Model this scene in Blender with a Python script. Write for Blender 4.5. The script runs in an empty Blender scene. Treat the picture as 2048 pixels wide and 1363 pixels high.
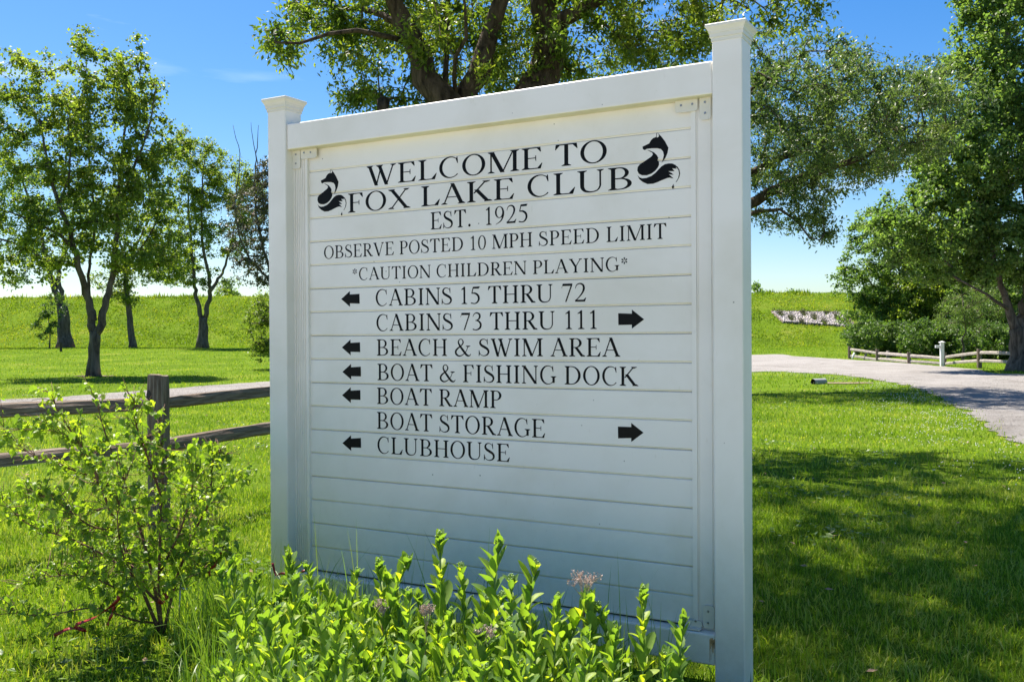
import bpy, bmesh, math, random
import numpy as np
from mathutils import Vector, Matrix, geometry

# ------------------------------------------------------------------ camera, light, exposure
H = 1.50
FPX, PITCH, ROLL, TH = 1954.88, -0.00514, -0.00591, 0.51791
CX, CY = 1024.0, 681.5
scene = bpy.context.scene
cp_, sp_ = math.cos(PITCH), math.sin(PITCH)
cr_, sr_ = math.cos(ROLL), math.sin(ROLL)
FW = Vector((0, cp_, sp_)); U0 = Vector((0, -sp_, cp_)); R0 = Vector((1, 0, 0))
RT = R0 * cr_ + U0 * sr_
UP = U0 * cr_ - R0 * sr_
CAM = Vector((0, 0, H))
cam_data = bpy.data.cameras.new('camera')
cam = bpy.data.objects.new('camera', cam_data)
scene.collection.objects.link(cam)
cam_data.sensor_width = 36.0
cam_data.lens = FPX / 2048 * 36
cam_data.clip_end = 5000
cam_data.clip_start = 0.05
m = Matrix((RT, UP, -FW)).transposed().to_4x4()
m.translation = CAM
cam.matrix_world = m
scene.camera = cam

SUN_AZ, SUN_EL = math.radians(-38), math.radians(62)      # azimuth from +Y towards +X
world = bpy.data.worlds.new('World')
scene.world = world
world.use_nodes = True
wn, wl = world.node_tree.nodes, world.node_tree.links
wn.clear()
wo = wn.new('ShaderNodeOutputWorld'); bg = wn.new('ShaderNodeBackground')
sky = wn.new('ShaderNodeTexSky'); sky.sky_type = 'NISHITA'; sky.sun_disc = False
sky.sun_elevation = SUN_EL; sky.sun_rotation = SUN_AZ
sky.air_density = 1.0; sky.dust_density = 0.8; sky.ozone_density = 3.0; sky.altitude = 200
hs = wn.new('ShaderNodeHueSaturation'); hs.inputs['Saturation'].default_value = 1.42; hs.inputs['Hue'].default_value = 0.505
wl.new(sky.outputs[0], hs.inputs['Color'])
# a few faint wisps of high cloud
tc = wn.new('ShaderNodeTexCoord'); mp = wn.new('ShaderNodeMapping')
mp.inputs['Scale'].default_value = (1.2, 2.5, 9.0); mp.inputs['Rotation'].default_value = (0.2, 0.25, 0.3)
nz = wn.new('ShaderNodeTexNoise'); nz.inputs['Scale'].default_value = 2.2; nz.inputs['Detail'].default_value = 7
nz.inputs['Distortion'].default_value = 0.8
rp = wn.new('ShaderNodeMapRange'); rp.inputs[1].default_value = 0.60; rp.inputs[2].default_value = 0.85
rp.inputs[3].default_value = 0.0; rp.inputs[4].default_value = 0.5
mx = wn.new('ShaderNodeMixRGB'); mx.inputs[2].default_value = (9, 10, 11.5, 1)
wl.new(tc.outputs['Generated'], mp.inputs[0]); wl.new(mp.outputs[0], nz.inputs['Vector'])
wl.new(nz.outputs[0], rp.inputs[0]); wl.new(rp.outputs[0], mx.inputs[0])
wl.new(hs.outputs[0], mx.inputs[1]); wl.new(mx.outputs[0], bg.inputs['Color'])
bg.inputs['Strength'].default_value = 0.064
wl.new(bg.outputs[0], wo.inputs[0])

sd = bpy.data.lights.new('sun', 'SUN'); sd.energy = 4.6; sd.angle = math.radians(0.53); sd.color = (1.0, 0.93, 0.83)
sun = bpy.data.objects.new('sun', sd); scene.collection.objects.link(sun)
SUNV = Vector((math.sin(SUN_AZ) * math.cos(SUN_EL), math.cos(SUN_AZ) * math.cos(SUN_EL), math.sin(SUN_EL)))
sun.rotation_euler = SUNV.to_track_quat('Z', 'Y').to_euler()
sun.location = (-20, 10, 40)

vs = scene.view_settings
scene.display_settings.display_device = 'sRGB'
vs.view_transform = 'Standard'; vs.look = 'None'; vs.gamma = 1.0; vs.use_curve_mapping = False
vs.exposure = 1.40
scene.cycles.max_bounces = 8
scene.cycles.transparent_max_bounces = 8

rng = np.random.default_rng(7)
random.seed(7)

# ------------------------------------------------------------------ helpers
def ray(px, py):
    return FW + RT * ((px - CX) / FPX) + UP * ((CY - py) / FPX)

def wpt(px, py, Z):
    v = ray(px, py)
    return CAM + v * (Z / v.y)

def sstep(t):
    t = np.clip(t, 0, 1)
    return t * t * (3 - 2 * t)

def terrain(x, y):
    x = np.asarray(x, float); y = np.asarray(y, float)
    amp = 0.75 - 0.33 * sstep((x + 10) / 20)
    z = amp * sstep((y - 38) / 34)
    t = np.clip((y - 86) / 15, 0, 1)
    b = 0.82 * t + 0.18 * sstep(t)
    z = z + (5.75 - amp) * b
    z = z - 4.9 * sstep((y - 112) / 25)
    return z

def gp(px, py):
    v = ray(px, py)
    lo = None
    for i in range(1, 1200):
        t = 1.5 + i * 0.15
        p = CAM + v * t
        if p.z < float(terrain(p.x, p.y)):
            a, b = t - 0.15, t
            for _ in range(20):
                c = (a + b) / 2
                q = CAM + v * c
                if q.z < float(terrain(q.x, q.y)): b = c
                else: a = c
            q = CAM + v * b
            return Vector((q.x, q.y, float(terrain(q.x, q.y))))
    return None

def link(o):
    scene.collection.objects.link(o); return o

def tag(o, label=None, cat=None, group=None, kind=None):
    if label: o['label'] = label
    if cat: o['category'] = cat
    if group: o['group'] = group
    if kind: o['kind'] = kind
    return o

def empty(name, loc, rz=0, **k):
    o = bpy.data.objects.new(name, None)
    o.empty_display_size = 0.1
    o.location = loc; o.rotation_euler = (0, 0, rz)
    link(o); tag(o, **k)
    return o

def obj(name, me, parent=None, mat=None, loc=None, **k):
    o = bpy.data.objects.new(name, me)
    if mat is not None and len(me.materials) == 0:
        me.materials.append(mat)
    if parent is not None: o.parent = parent
    if loc is not None: o.location = loc
    link(o); tag(o, **k)
    return o

def mesh_np(name, V, F, nper, smooth=False, tint=None):
    """V (n,3) float, F (m,nper) int"""
    V = np.ascontiguousarray(V, np.float32); F = np.ascontiguousarray(F, np.int32)
    me = bpy.data.meshes.new(name)
    me.vertices.add(len(V)); me.vertices.foreach_set('co', V.ravel())
    me.loops.add(F.size); me.loops.foreach_set('vertex_index', F.ravel())
    me.polygons.add(len(F))
    me.polygons.foreach_set('loop_start', np.arange(0, F.size, nper, dtype=np.int32))
    me.polygons.foreach_set('loop_total', np.full(len(F), nper, np.int32))
    if smooth: me.polygons.foreach_set('use_smooth', np.ones(len(F), bool))
    me.update(calc_edges=True)
    if tint is not None:
        a = me.attributes.new('tint', 'FLOAT', 'POINT')
        a.data.foreach_set('value', np.ascontiguousarray(tint, np.float32))
    return me

class MB:
    """collects shapes into one mesh"""
    def __init__(s): s.v = []; s.f = []; s.mi = []
    def add(s, vs_, fs, mi=0):
        b = len(s.v)
        s.v += [tuple(v) for v in vs_]
        s.f += [tuple(i + b for i in f) for f in fs]
        s.mi += [mi] * len(fs)
    def box(s, x0, x1, y0, y1, z0, z1, mi=0):
        s.add([(x0, y0, z0), (x1, y0, z0), (x1, y1, z0), (x0, y1, z0), (x0, y0, z1), (x1, y0, z1), (x1, y1, z1), (x0, y1, z1)],
              [(0, 3, 2, 1), (4, 5, 6, 7), (0, 1, 5, 4), (1, 2, 6, 5), (2, 3, 7, 6), (3, 0, 4, 7)], mi)
    def tube(s, pts, rads, n=8, cap=True, mi=0, jitter=0.0, rnd=None):
        pts = [Vector(p) for p in pts]
        rings = []
        up = Vector((0.31, 0.17, 0.93))
        for i, p in enumerate(pts):
            d = (pts[min(i + 1, len(pts) - 1)] - pts[max(i - 1, 0)])
            if d.length < 1e-9: d = Vector((0, 0, 1))
            d.normalize()
            if i == 0:
                a = d.cross(up)
                if a.length < 0.1: a = d.cross(Vector((1, 0, 0)))
            else:
                a = a - d * a.dot(d)
            a.normalize(); b = d.cross(a)
            ring = []
            for k in range(n):
                t = 2 * math.pi * k / n
                r = rads[i]
                if jitter: r *= 1 + jitter * (rnd.random() - 0.5) * 2
                ring.append(p + a * (math.cos(t) * r) + b * (math.sin(t) * r))
            rings.append(ring)
        V = [v for r in rings for v in r]
        F = []
        for i in range(len(pts) - 1):
            for k in range(n):
                F.append((i * n + k, i * n + (k + 1) % n, (i + 1) * n + (k + 1) % n, (i + 1) * n + k))
        if cap:
            F.append(tuple(range(n))[::-1]); F.append(tuple((len(pts) - 1) * n + k for k in range(n)))
        s.add(V, F, mi)
    def mesh(s, name, smooth=False, mats=()):
        me = bpy.data.meshes.new(name)
        me.from_pydata(s.v, [], s.f)
        for m_ in mats: me.materials.append(m_)
        if any(s.mi): me.polygons.foreach_set('material_index', s.mi)
        if smooth: me.polygons.foreach_set('use_smooth', [True] * len(s.f))
        me.update()
        return me

def bevel(me, w, seg=2, ang=30):
    bm = bmesh.new(); bm.from_mesh(me)
    bmesh.ops.remove_doubles(bm, verts=bm.verts, dist=1e-5)
    es = [e for e in bm.edges if len(e.link_faces) == 2 and math.degrees(e.calc_face_angle(0)) > ang]
    bmesh.ops.bevel(bm, geom=es, offset=w, segments=seg, affect='EDGES', profile=0.5)
    bm.to_mesh(me); bm.free()
    return me

# ------------------------------------------------------------------ materials
def newmat(name):
    m_ = bpy.data.materials.new(name); m_.use_nodes = True
    n = m_.node_tree.nodes; l = m_.node_tree.links
    b = n['Principled BSDF']
    return m_, n, l, b

def ramp(n, stops):
    r = n.new('ShaderNodeValToRGB')
    while len(r.color_ramp.elements) < len(stops): r.color_ramp.elements.new(0.5)
    for e, (p, c) in zip(r.color_ramp.elements, stops):
        e.position = p; e.color = (*c, 1)
    return r

def noise(n, l, scale, detail=4, coord='Object', stretch=None, rough=0.55, dist=0):
    t = n.new('ShaderNodeTexCoord')
    x = n.new('ShaderNodeTexNoise'); x.inputs['Scale'].default_value = scale; x.inputs['Detail'].default_value = detail
    x.inputs['Roughness'].default_value = rough; x.inputs['Distortion'].default_value = dist
    if stretch:
        mp_ = n.new('ShaderNodeMapping'); mp_.inputs['Scale'].default_value = stretch
        l.new(t.outputs[coord], mp_.inputs[0]); l.new(mp_.outputs[0], x.inputs['Vector'])
    else:
        l.new(t.outputs[coord], x.inputs['Vector'])
    return x

def bump(n, l, b, src, strength, dist):
    bp = n.new('ShaderNodeBump'); bp.inputs['Strength'].default_value = strength; bp.inputs['Distance'].default_value = dist
    l.new(src, bp.inputs['Height']); l.new(bp.outputs[0], b.inputs['Normal'])
    return bp

def mat_leaf(name, dark, mid, light, transl, tw=0.45, rough=0.45, patch=None, spec=0.35):
    m_, n, l, b = newmat(name)
    at = n.new('ShaderNodeAttribute'); at.attribute_name = 'tint'
    src = at.outputs['Fac']
    if patch:
        x = noise(n, l, patch[0], 3)
        mr = n.new('ShaderNodeMapRange'); mr.inputs[1].default_value = 0.3; mr.inputs[2].default_value = 0.7
        mr.inputs[3].default_value = -patch[1]; mr.inputs[4].default_value = patch[1]
        l.new(x.outputs[0], mr.inputs[0])
        ad = n.new('ShaderNodeMath'); ad.operation = 'ADD'
        l.new(src, ad.inputs[0]); l.new(mr.outputs[0], ad.inputs[1]); src = ad.outputs[0]
    r = ramp(n, [(0.0, dark), (0.5, mid), (1.0, light)])
    l.new(src, r.inputs[0])
    l.new(r.outputs[0], b.inputs['Base Color'])
    b.inputs['Roughness'].default_value = rough
    b.inputs['Specular IOR Level'].default_value = spec
    tr = n.new('ShaderNodeBsdfTranslucent')
    mc = n.new('ShaderNodeMixRGB'); mc.blend_type = 'MULTIPLY'; mc.inputs[0].default_value = 1.0
    mc.inputs[2].default_value = (*transl, 1)
    l.new(r.outputs[0], mc.inputs[1]); l.new(mc.outputs[0], tr.inputs[0])
    ms = n.new('ShaderNodeMixShader'); ms.inputs[0].default_value = tw
    out = n['Material Output']
    l.new(b.outputs[0], ms.inputs[1]); l.new(tr.outputs[0], ms.inputs[2]); l.new(ms.outputs[0], out.inputs[0])
    return m_

def mat_bark(name, c0, c1, scale=9, bs=0.9):
    m_, n, l, b = newmat(name)
    x = noise(n, l, scale, 6, stretch=(1, 1, 0.18), rough=0.65, dist=0.6)
    r = ramp(n, [(0.35, c0), (0.65, c1)])
    l.new(x.outputs[0], r.inputs[0]); l.new(r.outputs[0], b.inputs['Base Color'])
    b.inputs['Roughness'].default_value = 0.9; b.inputs['Specular IOR Level'].default_value = 0.15
    bump(n, l, b, x.outputs[0], bs, 0.05)
    return m_

def mat_simple(name, col, rough=0.6, spec=0.3, metal=0.0, var=0.0, scale=20):
    m_, n, l, b = newmat(name)
    if var > 0:
        x = noise(n, l, scale, 5)
        c0 = tuple(max(0, c * (1 - var)) for c in col); c1 = tuple(min(1, c * (1 + var)) for c in col)
        r = ramp(n, [(0.3, c0), (0.7, c1)])
        l.new(x.outputs[0], r.inputs[0]); l.new(r.outputs[0], b.inputs['Base Color'])
        bump(n, l, b, x.outputs[0], 0.2, 0.005)
    else:
        b.inputs['Base Color'].default_value = (*col, 1)
    b.inputs['Roughness'].default_value = rough
    b.inputs['Specular IOR Level'].default_value = spec
    b.inputs['Metallic'].default_value = metal
    return m_

def mat_vinyl(name, col, dirt, amount):
    m_, n, l, b = newmat(name)
    x = noise(n, l, 1.6, 5, rough=0.6, dist=0.3)
    x2 = noise(n, l, 55, 3, stretch=(1, 1, 0.35))
    # streaky grime
    mr = n.new('ShaderNodeMapRange'); mr.inputs[1].default_value = 0.42; mr.inputs[2].default_value = 0.8
    mr.inputs[3].default_value = 0.0; mr.inputs[4].default_value = amount
    l.new(x.outputs[0], mr.inputs[0])
    mr2 = n.new('ShaderNodeMapRange'); mr2.inputs[1].default_value = 0.66; mr2.inputs[2].default_value = 0.78
    mr2.inputs[3].default_value = 0.0; mr2.inputs[4].default_value = 0.25
    l.new(x2.outputs[0], mr2.inputs[0])
    ad = n.new('ShaderNodeMath'); ad.operation = 'ADD'; ad.use_clamp = True
    l.new(mr.outputs[0], ad.inputs[0]); l.new(mr2.outputs[0], ad.inputs[1])
    mx_ = n.new('ShaderNodeMixRGB'); mx_.inputs[1].default_value = (*col, 1); mx_.inputs[2].default_value = (*dirt, 1)
    l.new(ad.outputs[0], mx_.inputs[0])
    vt = n.new('ShaderNodeTexCoord'); vo = n.new('ShaderNodeTexVoronoi'); vo.inputs['Scale'].default_value = 9.0
    l.new(vt.outputs['Object'], vo.inputs['Vector'])
    ms_ = n.new('ShaderNodeMapRange'); ms_.inputs[1].default_value = 0.022; ms_.inputs[2].default_value = 0.040; ms_.inputs[3].default_value = 0.75; ms_.inputs[4].default_value = 0.0
    l.new(vo.outputs['Distance'], ms_.inputs[0])
    sx_ = n.new('ShaderNodeSeparateXYZ'); l.new(vt.outputs['Object'], sx_.inputs[0])
    mz = n.new('ShaderNodeMapRange'); mz.inputs[1].default_value = 0.0; mz.inputs[2].default_value = 0.75; mz.inputs[3].default_value = 0.85; mz.inputs[4].default_value = 0.0
    l.new(sx_.outputs['Z'], mz.inputs[0])
    x5 = noise(n, l, 18, 6, rough=0.7)
    mu = n.new('ShaderNodeMath'); mu.operation = 'MULTIPLY'; l.new(mz.outputs[0], mu.inputs[0]); l.new(x5.outputs[0], mu.inputs[1])
    m5 = n.new('ShaderNodeMixRGB'); m5.inputs[2].default_value = (0.50, 0.44, 0.33, 1)
    l.new(mu.outputs[0], m5.inputs[0]); l.new(mx_.outputs[0], m5.inputs[1]); mx_ = m5
    m2 = n.new('ShaderNodeMixRGB'); m2.inputs[2].default_value = (0.10, 0.085, 0.06, 1)
    l.new(ms_.outputs[0], m2.inputs[0]); l.new(mx_.outputs[0], m2.inputs[1]); l.new(m2.outputs[0], b.inputs['Base Color'])
    b.inputs['Roughness'].default_value = 0.42; b.inputs['Specular IOR Level'].default_value = 0.4
    x3 = noise(n, l, 3.5, 2)
    bump(n, l, b, x3.outputs[0], 0.12, 0.01)
    return m_

M = {}
M['vinyl'] = mat_vinyl('white_vinyl', (0.88, 0.835, 0.76), (0.64, 0.59, 0.46), 0.55)
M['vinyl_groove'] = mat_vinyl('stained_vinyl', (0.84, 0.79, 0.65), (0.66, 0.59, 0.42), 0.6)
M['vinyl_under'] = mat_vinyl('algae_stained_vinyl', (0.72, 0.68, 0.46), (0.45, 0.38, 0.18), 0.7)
M['vinyl_cap'] = mat_vinyl('weathered_vinyl', (0.76, 0.73, 0.64), (0.55, 0.48, 0.33), 0.6)
M['black'] = mat_simple('black_vinyl_film', (0.006, 0.006, 0.006), 0.45, 0.12)
M['screw'] = mat_simple('screw_steel', (0.35, 0.35, 0.36), 0.35, 0.5, 0.9)
M['gap'] = mat_simple('dark_matte', (0.06, 0.055, 0.045), 0.9, 0.1)  # even matte dark for the joint backing, mortise discs and marker post
M['rust'] = mat_simple('rust_stain', (0.42, 0.26, 0.12), 0.9, 0.1, 0, 0.4, 60)
M['bark'] = mat_bark('maple_bark', (0.055, 0.044, 0.034), (0.20, 0.165, 0.13), 7)
M['bark_elm'] = mat_bark('elm_bark', (0.03, 0.022, 0.016), (0.125, 0.092, 0.068), 11, 1.0)
M['twig'] = mat_simple('twig_bark', (0.10, 0.075, 0.055), 0.9, 0.1, 0, 0.3, 20)
M['twig_grey'] = mat_simple('dead_twig_bark', (0.22, 0.17, 0.15), 0.9, 0.1, 0, 0.3, 20)
M['maple'] = mat_leaf('maple_leaf', (0.075, 0.12, 0.022), (0.155, 0.215, 0.038), (0.28, 0.32, 0.065), (1.5, 1.6, 0.6), 0.56, patch=(0.5, 0.25))
M['maple_deep'] = mat_leaf('deep_maple_leaf', (0.06, 0.11, 0.032), (0.12, 0.195, 0.052), (0.22, 0.30, 0.08), (1.5, 1.6, 0.7), 0.54, patch=(0.5, 0.25))
M['elm'] = mat_leaf('elm_leaf', (0.055, 0.10, 0.020), (0.125, 0.18, 0.036), (0.28, 0.31, 0.055), (1.5, 1.6, 0.5), 0.54, patch=(0.8, 0.25), spec=0.5)
M['elm_far'] = mat_leaf('grey_elm_leaf', (0.05, 0.085, 0.03), (0.095, 0.15, 0.05), (0.20, 0.25, 0.08), (1.5, 1.6, 0.7), 0.42, patch=(0.6, 0.25), spec=0.45)
M['purple'] = mat_leaf('plum_leaf', (0.045, 0.04, 0.028), (0.085, 0.085, 0.045), (0.13, 0.16, 0.06), (1.3, 1.3, 0.9), 0.3)
M['willow'] = mat_leaf('pale_leaf', (0.08, 0.12, 0.035), (0.15, 0.21, 0.055), (0.24, 0.31, 0.08), (1.4, 1.6, 0.8), 0.4)
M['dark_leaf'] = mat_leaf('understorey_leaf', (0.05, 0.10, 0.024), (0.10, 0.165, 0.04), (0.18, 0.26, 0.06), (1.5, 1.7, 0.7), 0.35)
M['sedum'] = mat_leaf('stonecrop_leaf', (0.14, 0.25, 0.07), (0.26, 0.39, 0.07), (0.45, 0.52, 0.07), (1.5, 1.5, 0.3), 0.52, rough=0.5, patch=(3, 0.2), spec=0.4)
M['sedum_stem'] = mat_simple('stonecrop_stem', (0.20, 0.30, 0.10), 0.6, 0.3, 0, 0.2)
M['bushleaf'] = mat_leaf('mulberry_leaf', (0.11, 0.19, 0.03), (0.22, 0.33, 0.04), (0.34, 0.42, 0.06), (1.5, 1.6, 0.4), 0.5, rough=0.45, patch=(3, 0.25), spec=0.5)
M['bushstem'] = mat_simple('reddish_stem', (0.16, 0.09, 0.06), 0.8, 0.2, 0, 0.3, 30)
M['blade'] = mat_leaf('grass_blade', (0.065, 0.135, 0.010), (0.19, 0.30, 0.020), (0.46, 0.46, 0.14), (1.4, 1.5, 0.3), 0.42, rough=0.6, patch=(0.8, 0.34), spec=0.15)
M['bermblade'] = mat_leaf('rough_grass_blade', (0.09, 0.155, 0.012), (0.19, 0.275, 0.020), (0.36, 0.37, 0.07), (1.4, 1.5, 0.4), 0.40, rough=0.6, patch=(0.16, 0.42), spec=0.2)
M['bedblade'] = mat_leaf('tall_grass_blade', (0.07, 0.14, 0.02), (0.14, 0.25, 0.03), (0.30, 0.38, 0.07), (1.5, 1.6, 0.5), 0.4, rough=0.4, spec=0.5)
M['dry'] = mat_simple('dry_stalk', (0.30, 0.20, 0.13), 0.9, 0.1, 0, 0.3, 40)
M['dryhead'] = mat_simple('dry_flower_head', (0.52, 0.40, 0.33), 0.9, 0.1, 0, 0.4, 80)
M['ribbon'] = mat_simple('red_ribbon', (0.24, 0.012, 0.012), 0.35, 0.5)
M['rock'] = mat_simple('white_rock', (0.44, 0.40, 0.38), 0.9, 0.2, 0, 0.25, 8)
M['timber'] = mat_simple('weathered_timber', (0.20, 0.18, 0.16), 0.9, 0.1, 0, 0.3, 12)
M['white_paint'] = mat_simple('white_paint', (0.78, 0.78, 0.76), 0.5, 0.4)
M['pipe'] = mat_simple('grey_pipe', (0.27, 0.28, 0.29), 0.8, 0.3, 0, 0.15, 15)
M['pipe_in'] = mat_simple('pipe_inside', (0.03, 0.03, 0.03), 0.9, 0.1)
M['clover'] = mat_simple('clover_flower', (0.75, 0.74, 0.70), 0.8, 0.2)
M['metal'] = mat_simple('galvanised_steel', (0.5, 0.5, 0.5), 0.25, 0.5, 1.0)

def mat_fence():
    m_, n, l, b = newmat('weathered_fence_wood')
    t = n.new('ShaderNodeTexCoord'); mp_ = n.new('ShaderNodeMapping'); mp_.inputs['Scale'].default_value = (1.6, 30, 30)
    x = n.new('ShaderNodeTexNoise'); x.inputs['Scale'].default_value = 2.2; x.inputs['Detail'].default_value = 8; x.inputs['Roughness'].default_value = 0.65
    x.inputs['Distortion'].default_value = 0.5
    l.new(t.outputs['Object'], mp_.inputs[0]); l.new(mp_.outputs[0], x.inputs['Vector'])
    r = ramp(n, [(0.3, (0.05, 0.038, 0.029)), (0.5, (0.19, 0.145, 0.11)), (0.72, (0.38, 0.32, 0.265))])
    l.new(x.outputs[0], r.inputs[0]); l.new(r.outputs[0], b.inputs['Base Color'])
    b.inputs['Roughness'].default_value = 0.92; b.inputs['Specular IOR Level'].default_value = 0.12
    bump(n, l, b, x.outputs[0], 1.0, 0.012)
    return m_
M['fence'] = mat_fence()
M['fence_pale'] = mat_simple('pale_weathered_rail', (0.36, 0.32, 0.28), 0.9, 0.1, 0, 0.25, 9)

def mat_ground():
    m_, n, l, b = newmat('lawn_ground')
    a = noise(n, l, 0.35, 6, rough=0.6)
    c = noise(n, l, 14, 8, rough=0.75)
    r1 = ramp(n, [(0.3, (0.08, 0.14, 0.008)), (0.55, (0.13, 0.21, 0.012)), (0.75, (0.23, 0.26, 0.04))])
    r2 = ramp(n, [(0.35, (0.20, 0.24, 0.2)), (0.60, (1.05, 1.05, 1.0))])
    l.new(a.outputs[0], r1.inputs[0]); l.new(c.outputs[0], r2.inputs[0])
    mx_ = n.new('ShaderNodeMixRGB'); mx_.blend_type = 'MULTIPLY'; mx_.inputs[0].default_value = 0.75
    l.new(r1.outputs[0], mx_.inputs[1]); l.new(r2.outputs[0], mx_.inputs[2])
    l.new(mx_.outputs[0], b.inputs['Base Color'])
    b.inputs['Roughness'].default_value = 1.0; b.inputs['Specular IOR Level'].default_value = 0.05
    bump(n, l, b, c.outputs[0], 0.8, 0.05)
    return m_
M['ground'] = mat_ground()

def mat_gravel():
    m_, n, l, b = newmat('gravel')
    a = noise(n, l, 0.55, 7, rough=0.72, dist=0.8)
    c = noise(n, l, 22, 8, rough=0.85)
    r1 = ramp(n, [(0.3, (0.215, 0.198, 0.182)), (0.5, (0.30, 0.283, 0.265)), (0.7, (0.37, 0.352, 0.335))])
    r2 = ramp(n, [(0.3, (0.6, 0.58, 0.57)), (0.65, (1.08, 1.08, 1.08))])
    l.new(a.outputs[0], r1.inputs[0]); l.new(c.outputs[0], r2.inputs[0])
    mx_ = n.new('ShaderNodeMixRGB'); mx_.blend_type = 'MULTIPLY'; mx_.inputs[0].default_value = 0.8
    l.new(r1.outputs[0], mx_.inputs[1]); l.new(r2.outputs[0], mx_.inputs[2])
    l.new(mx_.outputs[0], b.inputs['Base Color'])
    b.inputs['Roughness'].default_value = 0.95; b.inputs['Specular IOR Level'].default_value = 0.1
    bump(n, l, b, c.outputs[0], 1.0, 0.04)
    return m_
M['gravel'] = mat_gravel()
M['bounce_gravel'] = mat_simple('reflector_gravel', (0.40, 0.38, 0.34), 0.95, 0.1, 0, 0.15, 30)  # paler than the drive, tuned to bounce light onto the sign
M['soil'] = mat_simple('bare_soil', (0.20, 0.15, 0.11), 0.95, 0.1, 0, 0.35, 14)

# ------------------------------------------------------------------ ground, road
def axis(parts):
    out = []
    for a, b, s in parts:
        out += list(np.arange(a, b, s))
    out.append(parts[-1][1]); return np.array(out)
gx = axis([(-1500, -200, 130), (-200, -60, 14), (-60, 60, 1.5), (60, 200, 14), (200, 1500, 130)])
gy = axis([(-60, 0, 6), (0, 34, 2), (34, 140, 1.0), (140, 300, 20), (300, 2800, 250)])
X, Y = np.meshgrid(gx, gy, indexing='ij')
Zt = terrain(X, Y)
Zt = Zt + 0.07 * np.sin(X * 0.9 + Y * 0.4) * np.sin(Y * 0.7 - X * 0.23) * ((Y > 86) & (Y < 104)) * (np.abs(X) < 60)
V = np.stack([X, Y, Zt], -1).reshape(-1, 3)
nx, ny = len(gx), len(gy)
idx = np.arange(nx * ny).reshape(nx, ny)
F = np.stack([idx[:-1, :-1], idx[1:, :-1], idx[1:, 1:], idx[:-1, 1:]], -1).reshape(-1, 4)
obj('ground', mesh_np('ground', V, F, 4, True), mat=M['ground'], kind='structure', label='mown green lawn running back to the foot of the grassy dam')

def poly_of(pxs):
    return [gp(*q) for q in pxs]
far_px = [(0, 799), (170, 790), (340, 777), (537, 763)]
near_px = [(0, 828), (170, 818), (340, 803), (537, 788)]
far_e = [(-40, 10), (-24, 18)] + [(p.x, p.y) for p in poly_of(far_px)]
near_e = [(-38, 6.5), (-22, 14.2)] + [(p.x, p.y) for p in poly_of(near_px)]
far_r = [(p.x, p.y) for p in poly_of([(1505, 709.6), (1600, 713), (1696, 719), (1790, 725), (1878, 732), (1960, 740), (2048, 749)])] + [(26, 31), (33, 25)]
near_r = [(p.x, p.y) for p in poly_of([(1505, 743.7), (1600, 745.5), (1690, 751), (1766, 762), (1846, 780), (1919, 816), (1989, 861), (2048, 890)])] + [(7.6, 9), (8.6, 2), (9, -8)]
far_e += [(-2.5, 41)] + far_r + [(60, 10), (62, -8)]
near_e += [(-1.0, 31)] + near_r

def resample(pts, n):
    P = np.array(pts, float)
    # Catmull-Rom through points
    out = []
    Q = np.vstack([2 * P[0] - P[1], P, 2 * P[-1] - P[-2]])
    for i in range(1, len(Q) - 2):
        for t in np.linspace(0, 1, 12, endpoint=False):
            p0, p1, p2, p3 = Q[i - 1:i + 3]
            out.append(0.5 * ((2 * p1) + (-p0 + p2) * t + (2 * p0 - 5 * p1 + 4 * p2 - p3) * t ** 2 + (-p0 + 3 * p1 - 3 * p2 + p3) * t ** 3))
    out.append(P[-1]); out = np.array(out)
    s = np.concatenate([[0], np.cumsum(np.linalg.norm(np.diff(out, axis=0), axis=1))])
    tt = np.linspace(0, s[-1], n)
    return np.stack([np.interp(tt, s, out[:, k]) for k in range(2)], 1)
ROADN = 420
# parameterise both edges by matching indices: resample piecewise via shared fractions
fe = resample(far_e, ROADN); ne = resample(near_e, ROADN)
ne = ne + np.cumsum(rng.normal(0, 0.02, ne.shape), 0) * 0 + rng.normal(0, 0.07, ne.shape)
fe = fe + rng.normal(0, 0.07, fe.shape)
ROAD_POLY = np.vstack([ne, fe[::-1]])

def in_poly(x, y, P):
    c = np.zeros(x.shape, bool)
    j = len(P) - 1
    for i in range(len(P)):
        xi, yi = P[i]; xj, yj = P[j]
        if yi != yj:
            c ^= ((yi > y) != (yj > y)) & (x < (xj - xi) * (y - yi) / (yj - yi) + xi)
        j = i
    return c

# road sheet: the outline filled with a grid of strips so that it follows the terrain
def road_mesh():
    bm = bmesh.new()
    ring = [bm.verts.new((p[0], p[1], 0)) for p in ROAD_POLY]
    tess = geometry.tessellate_polygon([[Vector((p[0], p[1], 0)) for p in ROAD_POLY]])
    for t in tess:
        try: bm.faces.new([ring[i] for i in t])
        except ValueError: pass
    for yy in list(np.arange(36, 76, 2.0)):
        g = bm.verts[:] + bm.edges[:] + bm.faces[:]
        bmesh.ops.bisect_plane(bm, geom=g, plane_co=(0, yy, 0), plane_no=(0, 1, 0))
    for xx in range(-8, 24, 4):
        g = bm.verts[:] + bm.edges[:] + bm.faces[:]
        bmesh.ops.bisect_plane(bm, geom=g, plane_co=(xx, 0, 0), plane_no=(1, 0, 0))
    for v in bm.verts:
        v.co.z = float(terrain(v.co.x, v.co.y)) + 0.012
    bmesh.ops.recalc_face_normals(bm, faces=bm.faces)
    for f in bm.faces:
        if f.normal.z < 0: f.normal_flip()
    me = bpy.data.meshes.new('gravel_road'); bm.to_mesh(me); bm.free(); return me
obj('gravel_road', road_mesh(), mat=M['gravel'], kind='structure', label='pale gravel drive curving behind the sign and down the right side')

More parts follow.
